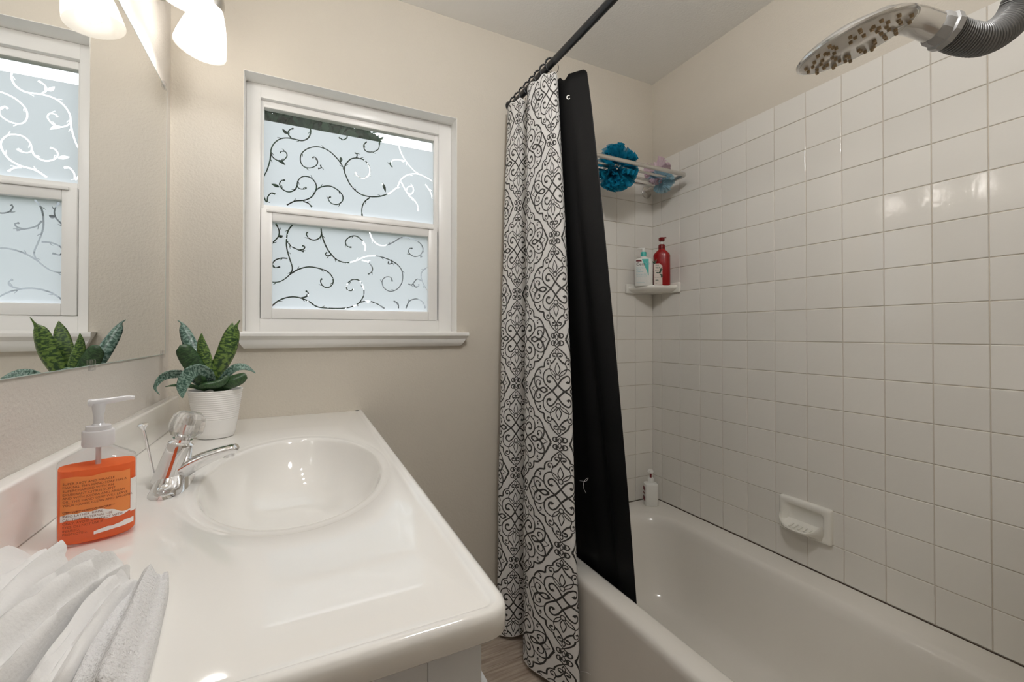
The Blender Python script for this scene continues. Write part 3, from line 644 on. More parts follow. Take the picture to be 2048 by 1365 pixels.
# ================================================================== VANITY LIGHT
vl = Thing('vanity_light', 'four-lamp vanity light bar with white bell glass shades over the mirror', 'wall light', (XL, 1.08, 2.10))
vl.part('backplate', box(XL+.0005, XL+.024, .70, 1.46, 2.06, 2.16, .006), M['nickel'])
for y in (1.389, 1.181, .973, .765):
    tp = np.array([-.206, y, 2.045]); ax_ = np.array([-.19, 0, -1.0]); ax_ /= np.linalg.norm(ax_)
    arm = vl.part('arm', tube(spline([(XL+.02, y, 2.11), (XL+.07, y, 2.125), (-.222, y, 2.115), (-.202, y, 2.075)], 18), .008, 12), M['nickel'])
    vl.part('socket_cup', lathe([(.012, -.034), (.024, -.028), (.030, -.006), (.030, .010), (.026, .012)], 28, frame(tp, ax_)), M['nickel'], parent=arm)
    pr = [(.026, 0), (.030, .012), (.040, .04), (.050, .075), (.0565, .108), (.059, .128), (.0585, .1305), (.0565, .128), (.054, .108), (.0475, .075), (.0375, .04), (.027, .012), (.023, .002)]
    vl.part('shade', lathe(pr, 40, frame(tp, ax_), False, False), M['shade'], parent=arm, label='white opal glass bell shade')
    vl.part('bulb', lathe([(.012, .02), (.014, .045), (.026, .07), (.030, .088), (.026, .106), (.014, .117), (.002, .119)], 24, frame(tp, ax_), True, True), M['bulb'], parent=arm, label='glowing round bulb')
CLX, CLY = .42, .40  # unseen globe, added to brighten ceiling, tiled wall and tub
cl = Thing('added_fill_globe', 'added unseen fill globe under the ceiling, between vanity and tub', 'added fill light', (CLX, CLY, ZCL))
cl.part('pan', cyl((CLX, CLY, ZCL-.0005), (CLX, CLY, ZCL-.03), .15, 40), M['nickel'])
cl.part('stem', cyl((CLX, CLY, ZCL-.03), (CLX, CLY, ZCL-.105), .012, 16), M['nickel'])
cl.part('globe', ball((CLX, CLY, ZCL-.20), .10, 36, 20), emat('fill_glow', (1, .985, .965, 1), FILL), label='glowing white globe, added as unseen fill')

# ================================================================== POTTED SNAKE PLANT
pc = np.array([-.188, 1.372]); PZ = ZC+.0006
plant = Thing('potted_snake_plant', 'small snake plant in a white ribbed pot by the window wall', 'plant', (pc[0], pc[1], PZ))
prof = [(.036, 0), (.0405, .001), (.0415, .004)]
for k in range(0, 182):
    z = .012+k*.0006; prof.append((.0425+z*.145+(.0006*math.sin(k*math.pi/4.5) if 60 < k < 176 else 0), z))
prof += [(.0612, .1215), (.0600, .1235), (.0575, .1225), (.0560, .116), (.0545, .105)]
plant.part('pot', lathe(prof, 56, frame((pc[0], pc[1], PZ), (0, 0, 1)), True, False), M['pot'], True, 50, label='white ribbed pot')
plant.part('soil', lathe([(.0, .0), (.0545, 0)], 40, frame((pc[0], pc[1], PZ+.110), (0, 0, 1)), False, True), M['soil'], False)
def leaf(pts, widths, m, cup=.18, turn=0.0):
    """pts: (pixel x, pixel y, world y of the leaf there); widths in metres along the leaf"""
    C = spline([on(a, b, 1, yy) for a, b, yy in pts], 26); n = len(C); w = np.interp(np.linspace(0, 1, n), np.linspace(0, 1, len(widths)), widths)
    w = np.convolve(np.pad(w, 2, 'edge'), np.ones(5)/5, 'valid'); w[-1] = .0008
    T = np.gradient(C, axis=0); T /= np.linalg.norm(T, axis=1)[:, None]; V, F, UV = [], [], []
    for i in range(n):
        view = C[i]-np.array([0, 0, H]); view /= np.linalg.norm(view)
        W = np.cross(T[i], view); W /= np.linalg.norm(W)+1e-9; N = np.cross(W, T[i])
        if turn:
            c, s = math.cos(turn), math.sin(turn); W, N = W*c+N*s, N*c-W*s
        for k in range(7):
            v = k/3-1; V.append(C[i]+W*w[i]/2*v+N*w[i]*cup*(v*v-.4)); UV.append((i/(n-1), k/6))
    for i in range(n-1):
        for k in range(6): F.append([i*7+k, i*7+k+1, (i+1)*7+k+1, (i+1)*7+k])
    o = plant.part('leaf', (V, F), m, True, 0); me = o.data; ul = me.uv_layers.new(name='leaf')
    for l in me.loops: ul.data[l.index].uv = UV[l.vertex_index]
    s_ = o.modifiers.new('thick', 'SOLIDIFY'); s_.thickness = .0016; s_.offset = 0
    return o
leaf([(418,778,1.385),(405,745,1.395),(385,700,1.41),(369,662,1.425),(364,648,1.43),(355,641,1.43)], [.016,.030,.035,.024,.004,.001], M['leafC'])
leaf([(424,778,1.365),(418,745,1.36),(408,710,1.36),(403,685,1.36),(403,667,1.36)], [.014,.027,.030,.018,.001], M['leafA'])
leaf([(428,778,1.39),(438,735,1.40),(450,695,1.41),(460,664,1.42),(465,646,1.425)], [.016,.030,.036,.026,.001], M['leafA'], .15, .3)
leaf([(427,778,1.37),(437,740,1.365),(455,700,1.36),(466,665,1.36),(472,653,1.36),(480,640,1.36)], [.016,.036,.045,.034,.006,.001], M['leafA'], .2, -.2)
leaf([(416,780,1.36),(402,755,1.35),(382,722,1.345),(366,698,1.34),(360,691,1.34)], [.016,.034,.044,.034,.002], M['leafB'], .2)
leaf([(423,780,1.355),(420,752,1.335),(400,740,1.318),(378,748,1.305),(365,770,1.298),(364,786,1.296),(365,797,1.296)], [.012,.022,.032,.036,.030,.016,.001], M['leafC'], -.12, .5)
leaf([(412,778,1.38),(375,752,1.375),(345,748,1.37),(323,756,1.365),(311,772,1.36),(311,780,1.36),(319,790,1.36)], [.012,.020,.026,.020,.008,.005,.001], M['leafC'], -.15, .6)
leaf([(430,780,1.37),(446,758,1.355),(468,738,1.34),(487,735,1.335),(503,741,1.33),(511,747,1.33)], [.012,.020,.024,.020,.006,.001], M['leafC'], -.15, .6)
leaf([(428,782,1.355),(444,772,1.335),(462,764,1.325),(480,757,1.32),(492,750,1.318)], [.014,.028,.034,.030,.014], M['leafB'], .25, .35)
leaf([(398,776,1.330),(412,772,1.322),(430,770,1.318),(446,764,1.320),(456,752,1.325)], [.010,.018,.020,.018,.012], M['leafB'], .2)
leaf([(410,780,1.36),(380,772,1.35),(350,771,1.345),(330,774,1.34)], [.008,.010,.006,.001], M['leafB'], .1)

# ================================================================== HAND SOAP BOTTLE
sc_ = np.array([-.236, .768]); SZ = ZC+.0006
fwd = np.array([.30, -.954]); rgt = np.array([.954, .30])
soap = Thing('hand_soap_bottle', 'clear pump bottle of orange hand soap on the counter', 'soap bottle', (sc_[0], sc_[1], SZ))
SW, SD = .0388, .027
def sect(s, z, ex=3.2, n=56, w=SW, d=SD):
    a = np.arange(n)*2*math.pi/n; c, q = np.cos(a), np.sin(a)
    lx = w*s*np.abs(c)**(2/ex)*np.sign(c); ly = d*s*np.abs(q)**(2/ex)*np.sign(q)
    return np.stack([sc_[0]+rgt[0]*lx+fwd[0]*ly, sc_[1]+rgt[1]*lx+fwd[1]*ly, np.full(n, SZ+z)], -1)
def sect2(w, d, z, ex, n=56): return sect(1, z, ex, n, w, d)
soap.part('bottle', loft([sect2(SW*.9, SD*.86, 0, 3), sect2(SW*.97, SD*.95, .003, 3.2), sect(1, .009), sect(1, .099), sect2(SW*.985, SD*.985, .103, 3), sect2(SW*.80, SD*.9, .1085, 2.6), sect2(SW*.54, SD*.70, .1145, 2.2), sect2(.0150, .0150, .1185, 2), sect2(.0135, .0135, .120, 2), sect2(.0135, .0135, .126, 2)], True, False), M['plastic_clear'], True, 50, label='clear plastic bottle')
soap.part('soap_liquid', loft([sect2(SW*.86, SD*.82, .0025, 3), sect2(SW*.95, SD*.93, .006, 3.2), sect(.968, .011), sect(.968, .0955)]), M['soap'], True, 50, label='orange liquid soap')
soap.part('dip_tube', cyl((sc_[0], sc_[1], SZ+.012), (sc_[0], sc_[1], SZ+.122), .0028, 10), M['pump'])
cap = soap.part('cap', lathe([(.0160, 0), (.0165, .002), (.0165, .0185), (.0158, .020), (.0128, .0205), (.0128, .026), (.0072, .027), (.0058, .029)], 40, frame((sc_[0], sc_[1], SZ+.1205), (0, 0, 1))), M['pump'], True, 40)
soap.part('pump_stem', lathe([(.0050, 0), (.0050, .012), (.0062, .018), (.0072, .029)], 20, frame((sc_[0], sc_[1], SZ+.147), (0, 0, 1))), M['pump'])
b = np.array([sc_[0], sc_[1], SZ+.1775]); r3 = np.array([rgt[0], rgt[1], 0])
soap.part('pump_spout', tube(spline([b-r3*.011, b, b+r3*.016+[0, 0, .0015], b+r3*.030+[0, 0, .003], b+r3*.036+[0, 0, .002]], 20), [.0035]+[.0048]*6+list(np.linspace(.0042, .0027, 13)), 14, True), M['pump'])
def front(tx, z, lift):
    """point on the bottle front; tx = distance along the face from its centre"""
    lx = np.clip(tx, -SW*.995, SW*.995); ly = SD*(1-np.abs(lx/SW)**3.2)**(1/3.2)+lift
    return np.stack([sc_[0]+rgt[0]*lx+fwd[0]*ly, sc_[1]+rgt[1]*lx+fwd[1]*ly, SZ+z], -1)
def sheet(poly_fn_lo, poly_fn_hi, x0, x1_, lift, nx=36, nz_=10):
    V, F = [], []
    for i in range(nx+1):
        tx = x0+(x1_-x0)*i/nx; lo, hi = poly_fn_lo(tx), poly_fn_hi(tx)
        for k in range(nz_+1): V.append(front(np.array(tx), np.array(lo+(hi-lo)*k/nz_), lift))
    for i in range(nx):
        for k in range(nz_): F.append([i*(nz_+1)+k, (i+1)*(nz_+1)+k, (i+1)*(nz_+1)+k+1, i*(nz_+1)+k+1])
    return V, F
jag = lambda x: .0012*math.sin(x*170)+.0006*math.sin(x*433+1)
tear = lambda x: .040-.14*(x+.03)+jag(x) if x < .0 else .0358-.05*x+jag(x)
lab = soap.part('label', sheet(lambda x: tear(x), lambda x: .088+.001*math.sin(x*200), -.0345, .031, .0005), M['amber'], True, label='torn amber label with black lettering')
soap.part('torn_label_edge', sheet(lambda x: tear(x)-.0045-.003*math.sin(x*140), lambda x: tear(x)+.0035+.0035*math.sin(x*95+2), -.0345, .033, .0008), M['paperw'], True, parent=lab)
soap.part('label_end', sheet(lambda x: .030, lambda x: .074, .0315, .0376, .0006, 8, 6), M['paperw'], True, parent=lab)
soap.part('label_end', sheet(lambda x: .012+.1*max(0, x)+.2*jag(x), lambda x: .0165+.16*max(0, x)+.5*jag(x*1.7), -.004, .035, .0006, 24, 3), M['paperw'], True, parent=lab)
lines = ["SUPER JUICY AND MIRACLE", "MAKING, THIS HAND SOAP HAS A", "SUPERCHARGED WITH AN", "EXUBERANT CITRUS SCENT", "AND WITH JOJOBA AND ARGAN", "OIL, THIS HAND SOAP WILL LEAVE", "YOUR HANDS CLEAN AND SMOOTH.", "", "USE: WET HANDS, WORK", "INTO LATHER, RINSE.", "CAUTION: EXTERNAL USE", "ONLY. AVOID CONTACT WITH", "EYES. DO NOT USE IF", "INJURED.", "PROTECTED."]
TV = []
for k, ln in enumerate(lines):
    if not ln: continue
    v, f = text_mesh(ln, .0039, spacing=1.0); z = .0795-k*.0045
    TV.append((front(v[:, 0]-.0325, z+v[:, 1], .0012), f))
for vf in TV: soap.part('text_line', vf, M['texto'], False, parent=lab)
soap.part('label_rule', sheet(lambda x: .0452, lambda x: .0456, -.0325, .016, .0012, 20, 1), M['texto'], False, parent=lab)

# ================================================================== WHITE CLOTHS
def cloth(name, label, path, lobes, m, ends=(.55, .6), seed=0, wr=.0035):
    """path: list of (x, y, halfwidth, height); lobes: number of fold ridges across"""
    r0 = np.random.default_rng(seed); P = spline(np.array(path, float), 60); n = 44; R = []; ph = r0.random(6)*6
    for i, (x, y, hw, hh) in enumerate(P):
        t = i/59; en = min(1, (t/.10)**.5 if t < .10 else 1, ((1-t)/.06)**.5 if t > .94 else 1); en = max(en, .12); ring = []
        for k in range(n):
            a = 2*math.pi*k/n; c, s = math.cos(a), math.sin(a)
            v = c; ridge = .5+.5*math.cos(v*math.pi*lobes+ph[0]+1.5*math.sin(t*3+ph[1]))
            wav = wr*(.7*math.sin(t*8+v*5+ph[2])+.35*math.sin(t*19-v*9+ph[3])+.9*math.sin(v*15+t*3+ph[4]))
            z = (hh*(max(0, s)**.55)*(.55+.45*ridge)+wav*max(0, s))*(.35+.65*en) if s > 0 else 0
            ring.append((x+hw*c*(.5+.5*en)+wav*.5*c, y+wav*.6*s*(1 if s > 0 else 0), ZC+.0012+max(0, z)))
        R.append(ring)
    V, F = loft(R); t = mk(name, V, F, m, None, True, 70)
    t.location = (0, 0, 0); return tag(t, label, 'washcloth', 'white washcloths folded on the counter corner')
cloth('washcloth', 'crumpled white washcloth nearest the mirror wall, below the soap', [(-.250,.672,.030,.040),(-.260,.62,.035,.050),(-.268,.55,.038,.050),(-.270,.47,.038,.044),(-.274,.41,.034,.034)], 1.4, M['cotton'], seed=2, wr=.0042)
cloth('washcloth', 'white folded washcloth lying in the middle with long pleats', [(-.174,.622,.015,.036),(-.190,.575,.020,.048),(-.198,.52,.024,.050),(-.203,.46,.027,.046),(-.208,.405,.028,.036)], 2.6, M['cotton'], seed=5, wr=.0028)
cloth('washcloth', 'narrow white washcloth squeezed beside the terry one', [(-.1545,.585,.009,.028),(-.157,.54,.0115,.036),(-.1585,.48,.0125,.036),(-.160,.42,.0135,.030)], 1.2, M['cotton'], seed=8, wr=.0018)
cloth('washcloth', 'white ribbed terry washcloth roll on the outer side', [(-.136,.592,.0135,.026),(-.1325,.55,.018,.033),(-.1285,.49,.021,.034),(-.1245,.435,.0225,.033),(-.1205,.398,.022,.028)], 1.6, M['terry'], seed=11, wr=.0010)

# ================================================================== TOWEL RACK WITH POUFS
rack = Thing('chrome_wall_rack', 'brushed metal wall rack with parallel bars above the tub corner', 'towel rack', (1.2, YB, 1.855))
KZ = 1.855; KX0, KX1 = .93, 1.505; KY = 1.352
rail = spline([(KX0, YB-.03, KZ), (KX0, 1.42, KZ), (KX0, KY+.02, KZ), (KX0+.02, KY, KZ), (1.2, KY, KZ), (KX1-.02, KY, KZ), (KX1, KY+.02, KZ), (KX1, 1.42, KZ), (KX1, YB-.03, KZ)], 90)
P = np.array([(KX0, YB-.02, KZ), (KX0, KY+.018, KZ)]+[(KX0+.018-.018*math.cos(a), KY+.018-.018*math.sin(a), KZ) for a in np.linspace(.2, math.pi/2, 7)]+[(KX1-.018+.018*math.sin(a), KY+.018-.018*math.cos(a), KZ) for a in np.linspace(0, math.pi/2, 7)]+[(KX1, YB-.02, KZ)])
rack.part('outer_rail', tube(P, .0088, 14), M['nickel'], True, 60)
for y in (1.41, 1.468, 1.526):
    rack.part('cross_bar', cyl((KX0+.004, y, KZ), (KX1-.004, y, KZ), .0052, 12), M['nickel'])
for x in (KX0, KX1):
    rack.part('wall_flange', lathe([(.028, 0), (.028, .005), (.022, .010), (.013, .013), (.012, .03)], 30, frame((x+(.012 if x == KX1 else 0), YB-.0072, KZ-.003), (0, -1, 0))), M['nickel'])
def pouf(name, label, c, rad, m, n, seed, sq=(1, 1, 1), tails=()):
    r0 = np.random.default_rng(seed); VF = []
    for k in range(n):
        d = r0.normal(size=3); d /= np.linalg.norm(d); u = np.cross(d, r0.normal(size=3)); u /= np.linalg.norm(u); w = np.cross(d, u)
        na, nr = 22, 6; span = r0.uniform(.9, 1.6); f0 = r0.uniform(7, 13); ph = r0.random()*6; V = []; Rk = rad*r0.uniform(.85, 1.05)
        for i in range(na):
            a = (i/(na-1)-.5)*span
            for j in range(nr):
                q = .25+.75*j/(nr-1); wv = .13*q*q*math.sin(f0*a*2+ph)+.05*math.sin(f0*5*a+j)
                p = Rk*q*(math.cos(a)*d+math.sin(a)*u+wv*w); V.append(p)
        VF.append((np.array(V)*np.array(sq)+np.array(c), [[i*nr+j, i*nr+j+1, (i+1)*nr+j+1, (i+1)*nr+j] for i in range(na-1) for j in range(nr-1)]))
    V, F = join(*VF); t = Thing(name, label, 'bath pouf', c)
    return t, (V, F)
t, vf = pouf('bath_pouf', 'teal blue mesh bath pouf lying in the wall rack', (1.20, 1.435, 1.862), .098, M['blue'], 46, 4, (1.0, .8, 1.0)); t.part('mesh_ruffles', vf, M['blue'], True, 0, kind='stuff')
t, vf = pouf('bath_pouf', 'small pink and pale blue bath pouf near the rack corner', (1.445, 1.445, 1.872), .066, M['pink'], 16, 9, (1.0, .8, .95))
t.part('pink_ruffles', (vf[0]+np.array([-.004, .006, .022]), vf[1]), M['pink'], True, 0, kind='stuff')
_, vf2 = None, None
r0 = np.random.default_rng(21)
tmp = pouf('x', 'x', (0, 0, 0), .06, None, 18, 13, (1.0, .8, .85)); bpy.data.objects.remove(tmp[0].o)
t.part('blue_ruffles', (tmp[1][0]+np.array([1.452, 1.440, 1.848]), tmp[1][1]), M['pblue'], True, 0, kind='stuff')

# ================================================================== CORNER SHELF AND BOTTLES
SZ0, SZ1 = 1.357, 1.4015
XS, YS = XR-.0007, YB-.0075
sh = Thing('corner_shelf', 'white ceramic corner shelf set into the tiled corner', 'shelf', (XS-.05, YS-.05, SZ0))
LX, LY = .170, .172
def shelf_ring(s, z, n=26, lip=0):
    P = [(XS, YS, z)]; 
    for k in range(n):
        a = k/(n-1); x = XS-LX*s*(1-a)**1.0; y = YS-LY*s*a
        bul = .038*math.sin(math.pi*a)*s; P.append((x-bul*.7, y-bul*.7, z))
    return np.array(P)
sh.part('tray', loft([shelf_ring(.72, SZ0+.002), shelf_ring(.86, SZ0+.006), shelf_ring(.97, SZ0+.016), shelf_ring(1.0, SZ0+.026), shelf_ring(.985, SZ0+.031), shelf_ring(.95, SZ0+.0295)]), M['ceramic'], True, 60)
sh.part('wall_plate', box(XS-LX-.004, XS, YS-.014, YS, SZ0, SZ1, .005, 3), M['ceramic'])
sh.part('wall_plate', box(XS-.014, XS, YS-LY-.004, YS, SZ0, SZ1, .005, 3), M['ceramic'])
SHZ = SZ0+.0300
def local(c, fwd2):
    f2 = np.array(fwd2, float); f2 /= np.linalg.norm(f2); r2 = np.array([-f2[1], f2[0]])
    # r2 points to the viewer's right when f2 faces the viewer
    return lambda lx, ly, z: np.stack([c[0]+r2[0]*lx+f2[0]*ly, c[1]+r2[1]*lx+f2[1]*ly, c[2]+np.asarray(z)+0*np.asarray(lx)], -1)
def sec(L, w, d, z, ex=3, n=40):
    a = np.arange(n)*2*math.pi/n; c, q = np.cos(a), np.sin(a)
    return L(w*np.abs(c)**(2/ex)*np.sign(c), d*np.abs(q)**(2/ex)*np.sign(q), np.full(n, z))
def flat_text(L, s, size, x, z, y, bold=0, spacing=1):
    v, f = text_mesh(s, size, bold=bold, spacing=spacing); return L(v[:, 0]+x, np.full(len(v), y), v[:, 1]+z), f
def flat_poly(L, pts, y): p = np.array(pts, float); return L(p[:, 0], np.full(len(p), y), p[:, 1]), [list(range(len(p)))]
# cleanser bottle
c = np.array([1.432, 1.530, SHZ]); L = local(c, (-.66, -.75))
cb = Thing('cleanser_bottle', 'white pump bottle with a teal label wedge on the corner shelf', 'bottle', c)
W_, D_ = .0400, .0215
cb.part('bottle', loft([sec(L, W_*.93, D_*.9, 0), sec(L, W_, D_, .004), sec(L, W_, D_, .108), sec(L, W_*.97, D_*.98, .117), sec(L, W_*.84, D_*.9, .125), sec(L, W_*.5, D_*.75, .130, 2.4), sec(L, .0125, .0125, .132, 2), sec(L, .0125, .0125, .137, 2)]), M['wplastic'], True, 50)
yf = D_+.0006
cb.part('teal_wedge', flat_poly(L, [(-.008, .122), (.022, .122), (.022, .045)], yf), M['teal'], False)
cb.part('red_flag', flat_poly(L, [(-.033, .119), (-.012, .119), (-.0075, .111), (-.033, .111)], yf), M['maroon'], False)
cb.part('brand_text', flat_text(L, 'Cera', .0195, -.0325, .093, yf+.0004), M['text'], False)
cb.part('brand_text', flat_text(L, 'Ve', .0195, .0055, .096, yf+.0008), M['teall'], False)
for vf in (flat_text(L, 'Foaming', .009, -.032, .080, yf+.0004), flat_text(L, 'Facial', .009, -.032, .0715, yf+.0004), flat_text(L, 'Cleanser', .009, -.032, .063, yf+.0004), flat_text(L, 'For Normal to Oily Skin', .0052, -.032, .051, yf+.0004), flat_text(L, 'with niacinamide, 3 ceramides', .0038, -.032, .043, yf+.0004), flat_text(L, '16 FL OZ (473 mL)', .0045, -.032, .014, yf+.0004)): cb.part('text_line', vf, M['teall'], False)
cb.part('cap', lathe([(.0125, 0), (.0128, .018), (.0115, .021)], 28, frame(c+[0, 0, .136], (0, 0, 1))), M['teal'])
cb.part('pump', join(lathe([(.0068, 0), (.0072, .016)], 18, frame(c+[0, 0, .157], (0, 0, 1))), tube(np.array([L(.007, 0, .1725), L(-.008, 0, .1735), L(-.026, 0, .1735), L(-.0275, 0, .170)]), [.0045, .004, .003, .0025], 10)), M['wplastic'])
# red shampoo bottle
c = np.array([1.496, 1.482, SHZ]); L = local(c, (-.80, -.60))
rb_ = Thing('shampoo_bottle', 'tall dark red pump bottle with a leafy label on the corner shelf', 'bottle', c)
W_, D_ = .0365, .024
rb_.part('bottle', loft([sec(L, W_*.94, D_*.92, 0), sec(L, W_, D_, .004), sec(L, W_, D_, .137), sec(L, W_*.93, D_*.95, .146), sec(L, W_*.62, D_*.8, .158, 2.4), sec(L, .0148, .0148, .166, 2), sec(L, .0148, .0148, .168, 2)]), M['red'], True, 50)
yf = D_+.0006
rb_.part('label', flat_poly(L, [(-.030, .003), (.006, .003), (.006, .088), (-.006, .100), (-.030, .100)], yf), M['pinkpap'], False)
for vf in (flat_text(L, 'aloe', .009, -.024, .090, yf+.0004), flat_text(L, 'VERA', .0085, -.024, .078, yf+.0004, .0002), flat_text(L, 'shampoo', .006, -.026, .068, yf+.0004), flat_text(L, 'with aloe extract', .0042, -.027, .036, yf+.0004), flat_text(L, '99%', .008, -.024, .021, yf+.0004, .0003), flat_text(L, '1 L', .006, -.024, .008, yf+.0004)): rb_.part('text_line', vf, M['leafink'], False)
lv = []
for a, ln, cx_, cz_ in [(100, .03, -.026, .098), (70, .026, -.026, .098), (130, .02, -.026, .098), (15, .022, -.018, .055), (45, .03, -.012, .055), (75, .034, -.004, .055), (100, .03, .0, .055), (-20, .022, -.008, .052), (-50, .022, -.004, .052), (-80, .024, .0, .052), (165, .018, -.006, .056)]:
    a = math.radians(a); d = np.array([math.cos(a), math.sin(a)]); n_ = np.array([-d[1], d[0]]); q = np.array([cx_, cz_])
    lv.append(flat_poly(L, [q, q+d*ln*.45+n_*.0028, q+d*ln, q+d*ln*.45-n_*.0028], yf+.0006))
rb_.part('leaf_print', join(*lv), M['leafink'], False)
rb_.part('cap', lathe([(.0148, 0), (.0152, .004), (.0148, .018), (.0125, .022)], 28, frame(c+[0, 0, .167], (0, 0, 1))), M['darkred'])
rb_.part('pump_stem', cyl(c+[0, 0, .189], c+[0, 0, .203], .0042, 12), M['wplastic'])
rb_.part('pump_head', join(lathe([(.006, 0), (.013, .004), (.0135, .016), (.010, .019)], 8, frame(c+[0, 0, .2025], (0, 0, 1))), tube(np.array([L(.008, 0, .2195), L(.018, .0, .2195), L(.0195, 0, .217)]), [.003, .0028, .0024], 8)), M['darkred'])
# white bottle on the tub corner
c = np.array([1.478, 1.536, ZT+.0008]); L = local(c, (-.50, -.87))
wb_ = Thing('white_pump_bottle', 'small square white pump bottle standing on the tub rim corner', 'bottle', c)
W_, D_ = .0300, .0255
wb_.part('bottle', loft([sec(L, W_*.94, D_*.92, 0, 5), sec(L, W_, D_, .003, 5), sec(L, W_, D_, .093, 5), sec(L, W_*.97, D_*.97, .098, 5), sec(L, W_*.55, D_*.6, .104, 3), sec(L, .0125, .0125, .105, 2)]), M['wplastic'], True, 50)
wb_.part('side_label', join(*[(np.stack([L(-W_-.0005, a, z) for a, z in ((-.018, z0), (.018, z0), (.018, z1), (-.018, z1))]).reshape(-1, 3), [[0, 1, 2, 3]]) for z0, z1 in ((.02, .04), (.05, .058), (.066, .084))]), M['maroon'], False)
wb_.part('cap', lathe([(.0135, 0), (.0135, .018), (.011, .021)], 26, frame(c+[0, 0, .1045], (0, 0, 1))), M['wplastic'])
wb_.part('pump_stem', cyl(c+[0, 0, .125], c+[0, 0, .145], .0045, 12), M['maroon'])
wb_.part('pump_head', join(lathe([(.006, 0), (.0125, .003), (.0130, .012), (.009, .018)], 20, frame(c+[0, 0, .144], (0, 0, 1))), tube(np.array([L(.0, .0, .156), L(-.012, .012, .157), L(-.018, .018, .1555)]), [.005, .004, .003], 10)), M['wplastic'])

# ================================================================== SOAP DISH
sd = Thing('soap_dish', 'white ceramic soap dish set into the right tile wall', 'soap dish', (XR, .892, .483))
y0, y1_, z0, z1_ = .808, .976, .482, .599
def dish(ins, x, r=.008, dz=0): 
    q = rrect(y0+ins, y1_-ins, z0+ins+dz, z1_-ins, r, 0, 6); return np.stack([np.full(len(q), x), q[:, 0], q[:, 1]], -1)
sd.part('plate', loft([dish(0, XR-.0003), dish(0, XR-.011), dish(.004, XR-.0155), dish(.010, XR-.017), dish(.018, XR-.0165, .012), dish(.024, XR-.011, .014), dish(.028, XR-.004, .014)]), M['ceramic'], True, 60)
R = []
for t in np.linspace(0, 1, 25):
    y = y0+.022+(y1_-y0-.030)*t; bul = math.sin(math.pi*min(1, max(0, t)))**.5
    up = .030*(abs(2*t-1)**5)
    zz = z0+.018
    R.append([(XR-.004, y, zz+.026), (XR-.014-.012*bul, y, zz+.012+up*.4), (XR-.020-.030*bul, y, zz+.009+up), (XR-.024-.036*bul, y, zz+.013+up), (XR-.026-.036*bul, y, zz+.009+up), (XR-.020-.030*bul, y, zz-.001+up), (XR-.014-.014*bul, y, zz-.008), (XR-.004, y, zz-.013)])
sd.part('tray', loft(R), M['ceramic'], True, 70)
for k in range(5): sd.part('drip_rib', tube(np.array([(XR-.020, .862+k*.015, z0+.0345), (XR-.048, .862+k*.015, z0+.0305)]), .0022, 8), M['ceramic'])

# ================================================================== HAND SHOWER ON RIBBED HOSE
DD = .66
A0, A1 = atd(1612, 113, DD), atd(1803, 57, DD); C0 = (A0+A1)/2; ua = (A1-A0)/2; RA = np.linalg.norm(ua); ua /= RA
bd = C0-np.array([0, 0, H]); bh = bd-ua*(bd@ua); bh[2] = 0; bh -= ua*(bh@ua); bh /= np.linalg.norm(bh)
nb = np.cross(ua, bh); nb = nb if nb[2] < 0 else -nb         # straight down out of the face
tilt = math.radians(0.5); ub = bh*math.cos(tilt)-nb*math.sin(tilt)*-1; ub = bh*math.cos(tilt)+nb*math.sin(tilt); nn = np.cross(ua, ub); nn = nn if nn[2] < 0 else -nn
ub = np.cross(nn, ua)
mh = Matrix(((ua[0], ub[0], nn[0], C0[0]), (ua[1], ub[1], nn[1], C0[1]), (ua[2], ub[2], nn[2], C0[2]), (0, 0, 0, 1)))
shw = Thing('hand_shower', 'oval chrome shower head with brown nozzles on a grey ribbed hose', 'shower head', tuple(C0))
shw.part('head_shell', lathe([(RA*.30, -.020), (RA*.62, -.015), (RA*.92, -.006), (RA, -.001), (RA*1.0, .002), (RA*.965, .0035), (RA*.95, .003)], 56, mh), M['brush'], True, 50)
fp = shw.part('face_plate', lathe([(RA*.955, .0032), (RA*.93, .0045), (RA*.32, .0048), (RA*.30, .006), (RA*.02, .0065)], 48, mh, True, True), M['face'], True, 50)
nz_v = []; r0 = random.Random(5)
for ring, cnt in ((.40, 10), (.55, 15), (.70, 18), (.84, 14)):
    for k in range(cnt):
        a = 2*math.pi*(k+.5*(cnt % 4))/cnt+r0.uniform(-.09, .09); q = RA*(ring+r0.uniform(-.03, .03))
        base = mh@Vector((q*math.cos(a), q*math.sin(a), .0045)); nz_v.append(lathe([(.0026, 0), (.0024, .0035), (.0018, .0045)], 7, frame(base, nn)))
shw.part('nozzles', join(*nz_v), M['nozzle'], True, 40, kind='stuff', parent=fp, label='brown rubber nozzles')
hp = [C0+ua*RA*.25-nn*.014, C0+ua*RA*.70-nn*.022, atd(1790, 38, DD), atd(1830, 42, DD), atd(1872, 57, DD)]
HP_ = spline(hp, 26)
shw.part('handle', tube(HP_, np.interp(np.linspace(0, 1, 26), [0, .35, .6, 1], [.012, .0165, .0195, .0205]), 24), M['brush'], True, 60)
pv = atd(1797, 40, DD-.018); shw.part('pivot_button', lathe([(.0115, -.004), (.0115, .004), (.009, .006), (.0085, .005), (.001, .0052)], 24, frame(pv, -(pv-np.array([0, 0, H])))), M['chrome'])
q0, q1 = atd(1866, 55, DD), atd(1903, 67, DD); dq = (q1-q0)/np.linalg.norm(q1-q0)
shw.part('collar', lathe([(.0215, 0), (.0235, .004), (.0235, .014), (.0265, .016), (.0265, .024), (.024, .026)], 10, frame(q0, dq)), M['collar'], True, 30)
NH = 1500
hs = spline([atd(1893, 64, DD), atd(1925, 76, DD), atd(1965, 79, DD), atd(2005, 58, DD), atd(2035, 22, DD), atd(2062, -40, DD-.01), (1.02, .19, 1.82), (1.07, .13, 1.93), (1.10, YW+.012, 1.965)], NH)
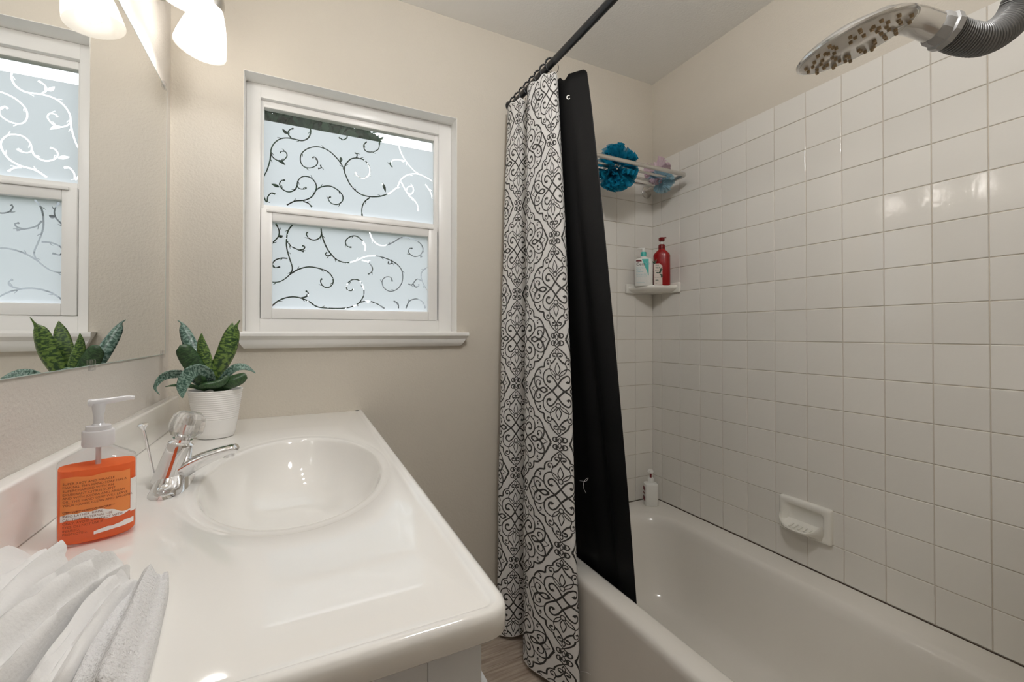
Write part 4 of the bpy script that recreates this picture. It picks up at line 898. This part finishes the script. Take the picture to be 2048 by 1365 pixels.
ph = np.linspace(0, 66*2*math.pi, NH)
shw.part('ribbed_hose', tube(hs, .0185+.0048*np.abs(np.sin(ph/2))**.6, 20), M['hose'], True, 0, label='grey ribbed hose')
shw.part('wall_elbow', cyl((1.10, YW+.0005, 1.965), (1.10, YW+.02, 1.965), .03, 24, .026), M['chrome'])

# ================================================================== OUTDOORS BEYOND THE WINDOW
gr = struct(mk('ground', *box(-14, 14, YB+.3, 26, -.62, -.6), M['grass']), 'lawn outside the window')
hb = Thing('neighbour_house', 'pale sided house outside behind the window', 'house', (5.2, 7.5, -.6))
hb.part('siding', join(*[box(1.55, 9, 6.2, 10, -.6+k*.2, -.6+k*.2+.2, .012, 1) for k in range(15)]), M['siding'], False)
hb.part('eave', box(1.25, 9.3, 5.8, 10.4, 2.4, 2.55, .02), M['siding'])
def tree(name, label, base, blobs, nleaf, seed):
    r0 = np.random.default_rng(seed); t = Thing(name, label, 'tree', base, 'trees outside the window')
    t.part('trunk', tube(spline([base, (base[0]+.1, base[1], base[2]+1.4), (base[0]-.05, base[1]+.1, base[2]+3.2)], 12), np.linspace(.16, .07, 12), 10), M['bark'])
    V, F = [], []; n = 0
    for (bx, by, bz, br) in blobs:
        for k in range(nleaf):
            d = r0.normal(size=3); d /= np.linalg.norm(d); p = np.array([bx, by, bz])+d*br*r0.uniform(.5, 1)**.6
            u = r0.normal(size=3); u /= np.linalg.norm(u); w = np.cross(u, r0.normal(size=3)); w /= np.linalg.norm(w); s = r0.uniform(.05, .10)
            V += [p-u*s, p+w*s*.45, p+u*s, p-w*s*.45]; F.append([n, n+1, n+2, n+3]); n += 4
    t.part('crown', (V, F), M['foliage'], False, kind='stuff')
tree('leafy_tree', 'dark leafy tree seen through the clear strip above the film', (-.3, 5.6, -.6), [(-1.1, 5.6, 2.2, 1.0), (-.2, 5.4, 2.4, .9), (.25, 5.6, 3.1, .85), (-.6, 5.8, 3.4, 1.0), (-.4, 5.4, 1.1, .9), (-1.6, 5.6, 1.2, .9)], 2600, 3)
tree('leafy_tree', 'tall leafy tree standing further back on the left', (-1.0, 8.4, -.6), [(-1.6, 8.4, 1.5, 1.5), (.2, 8.6, 1.4, 1.3), (-.6, 8.6, 3.6, 1.7), (.55, 8.5, 4.1, 1.0)], 2600, 8)
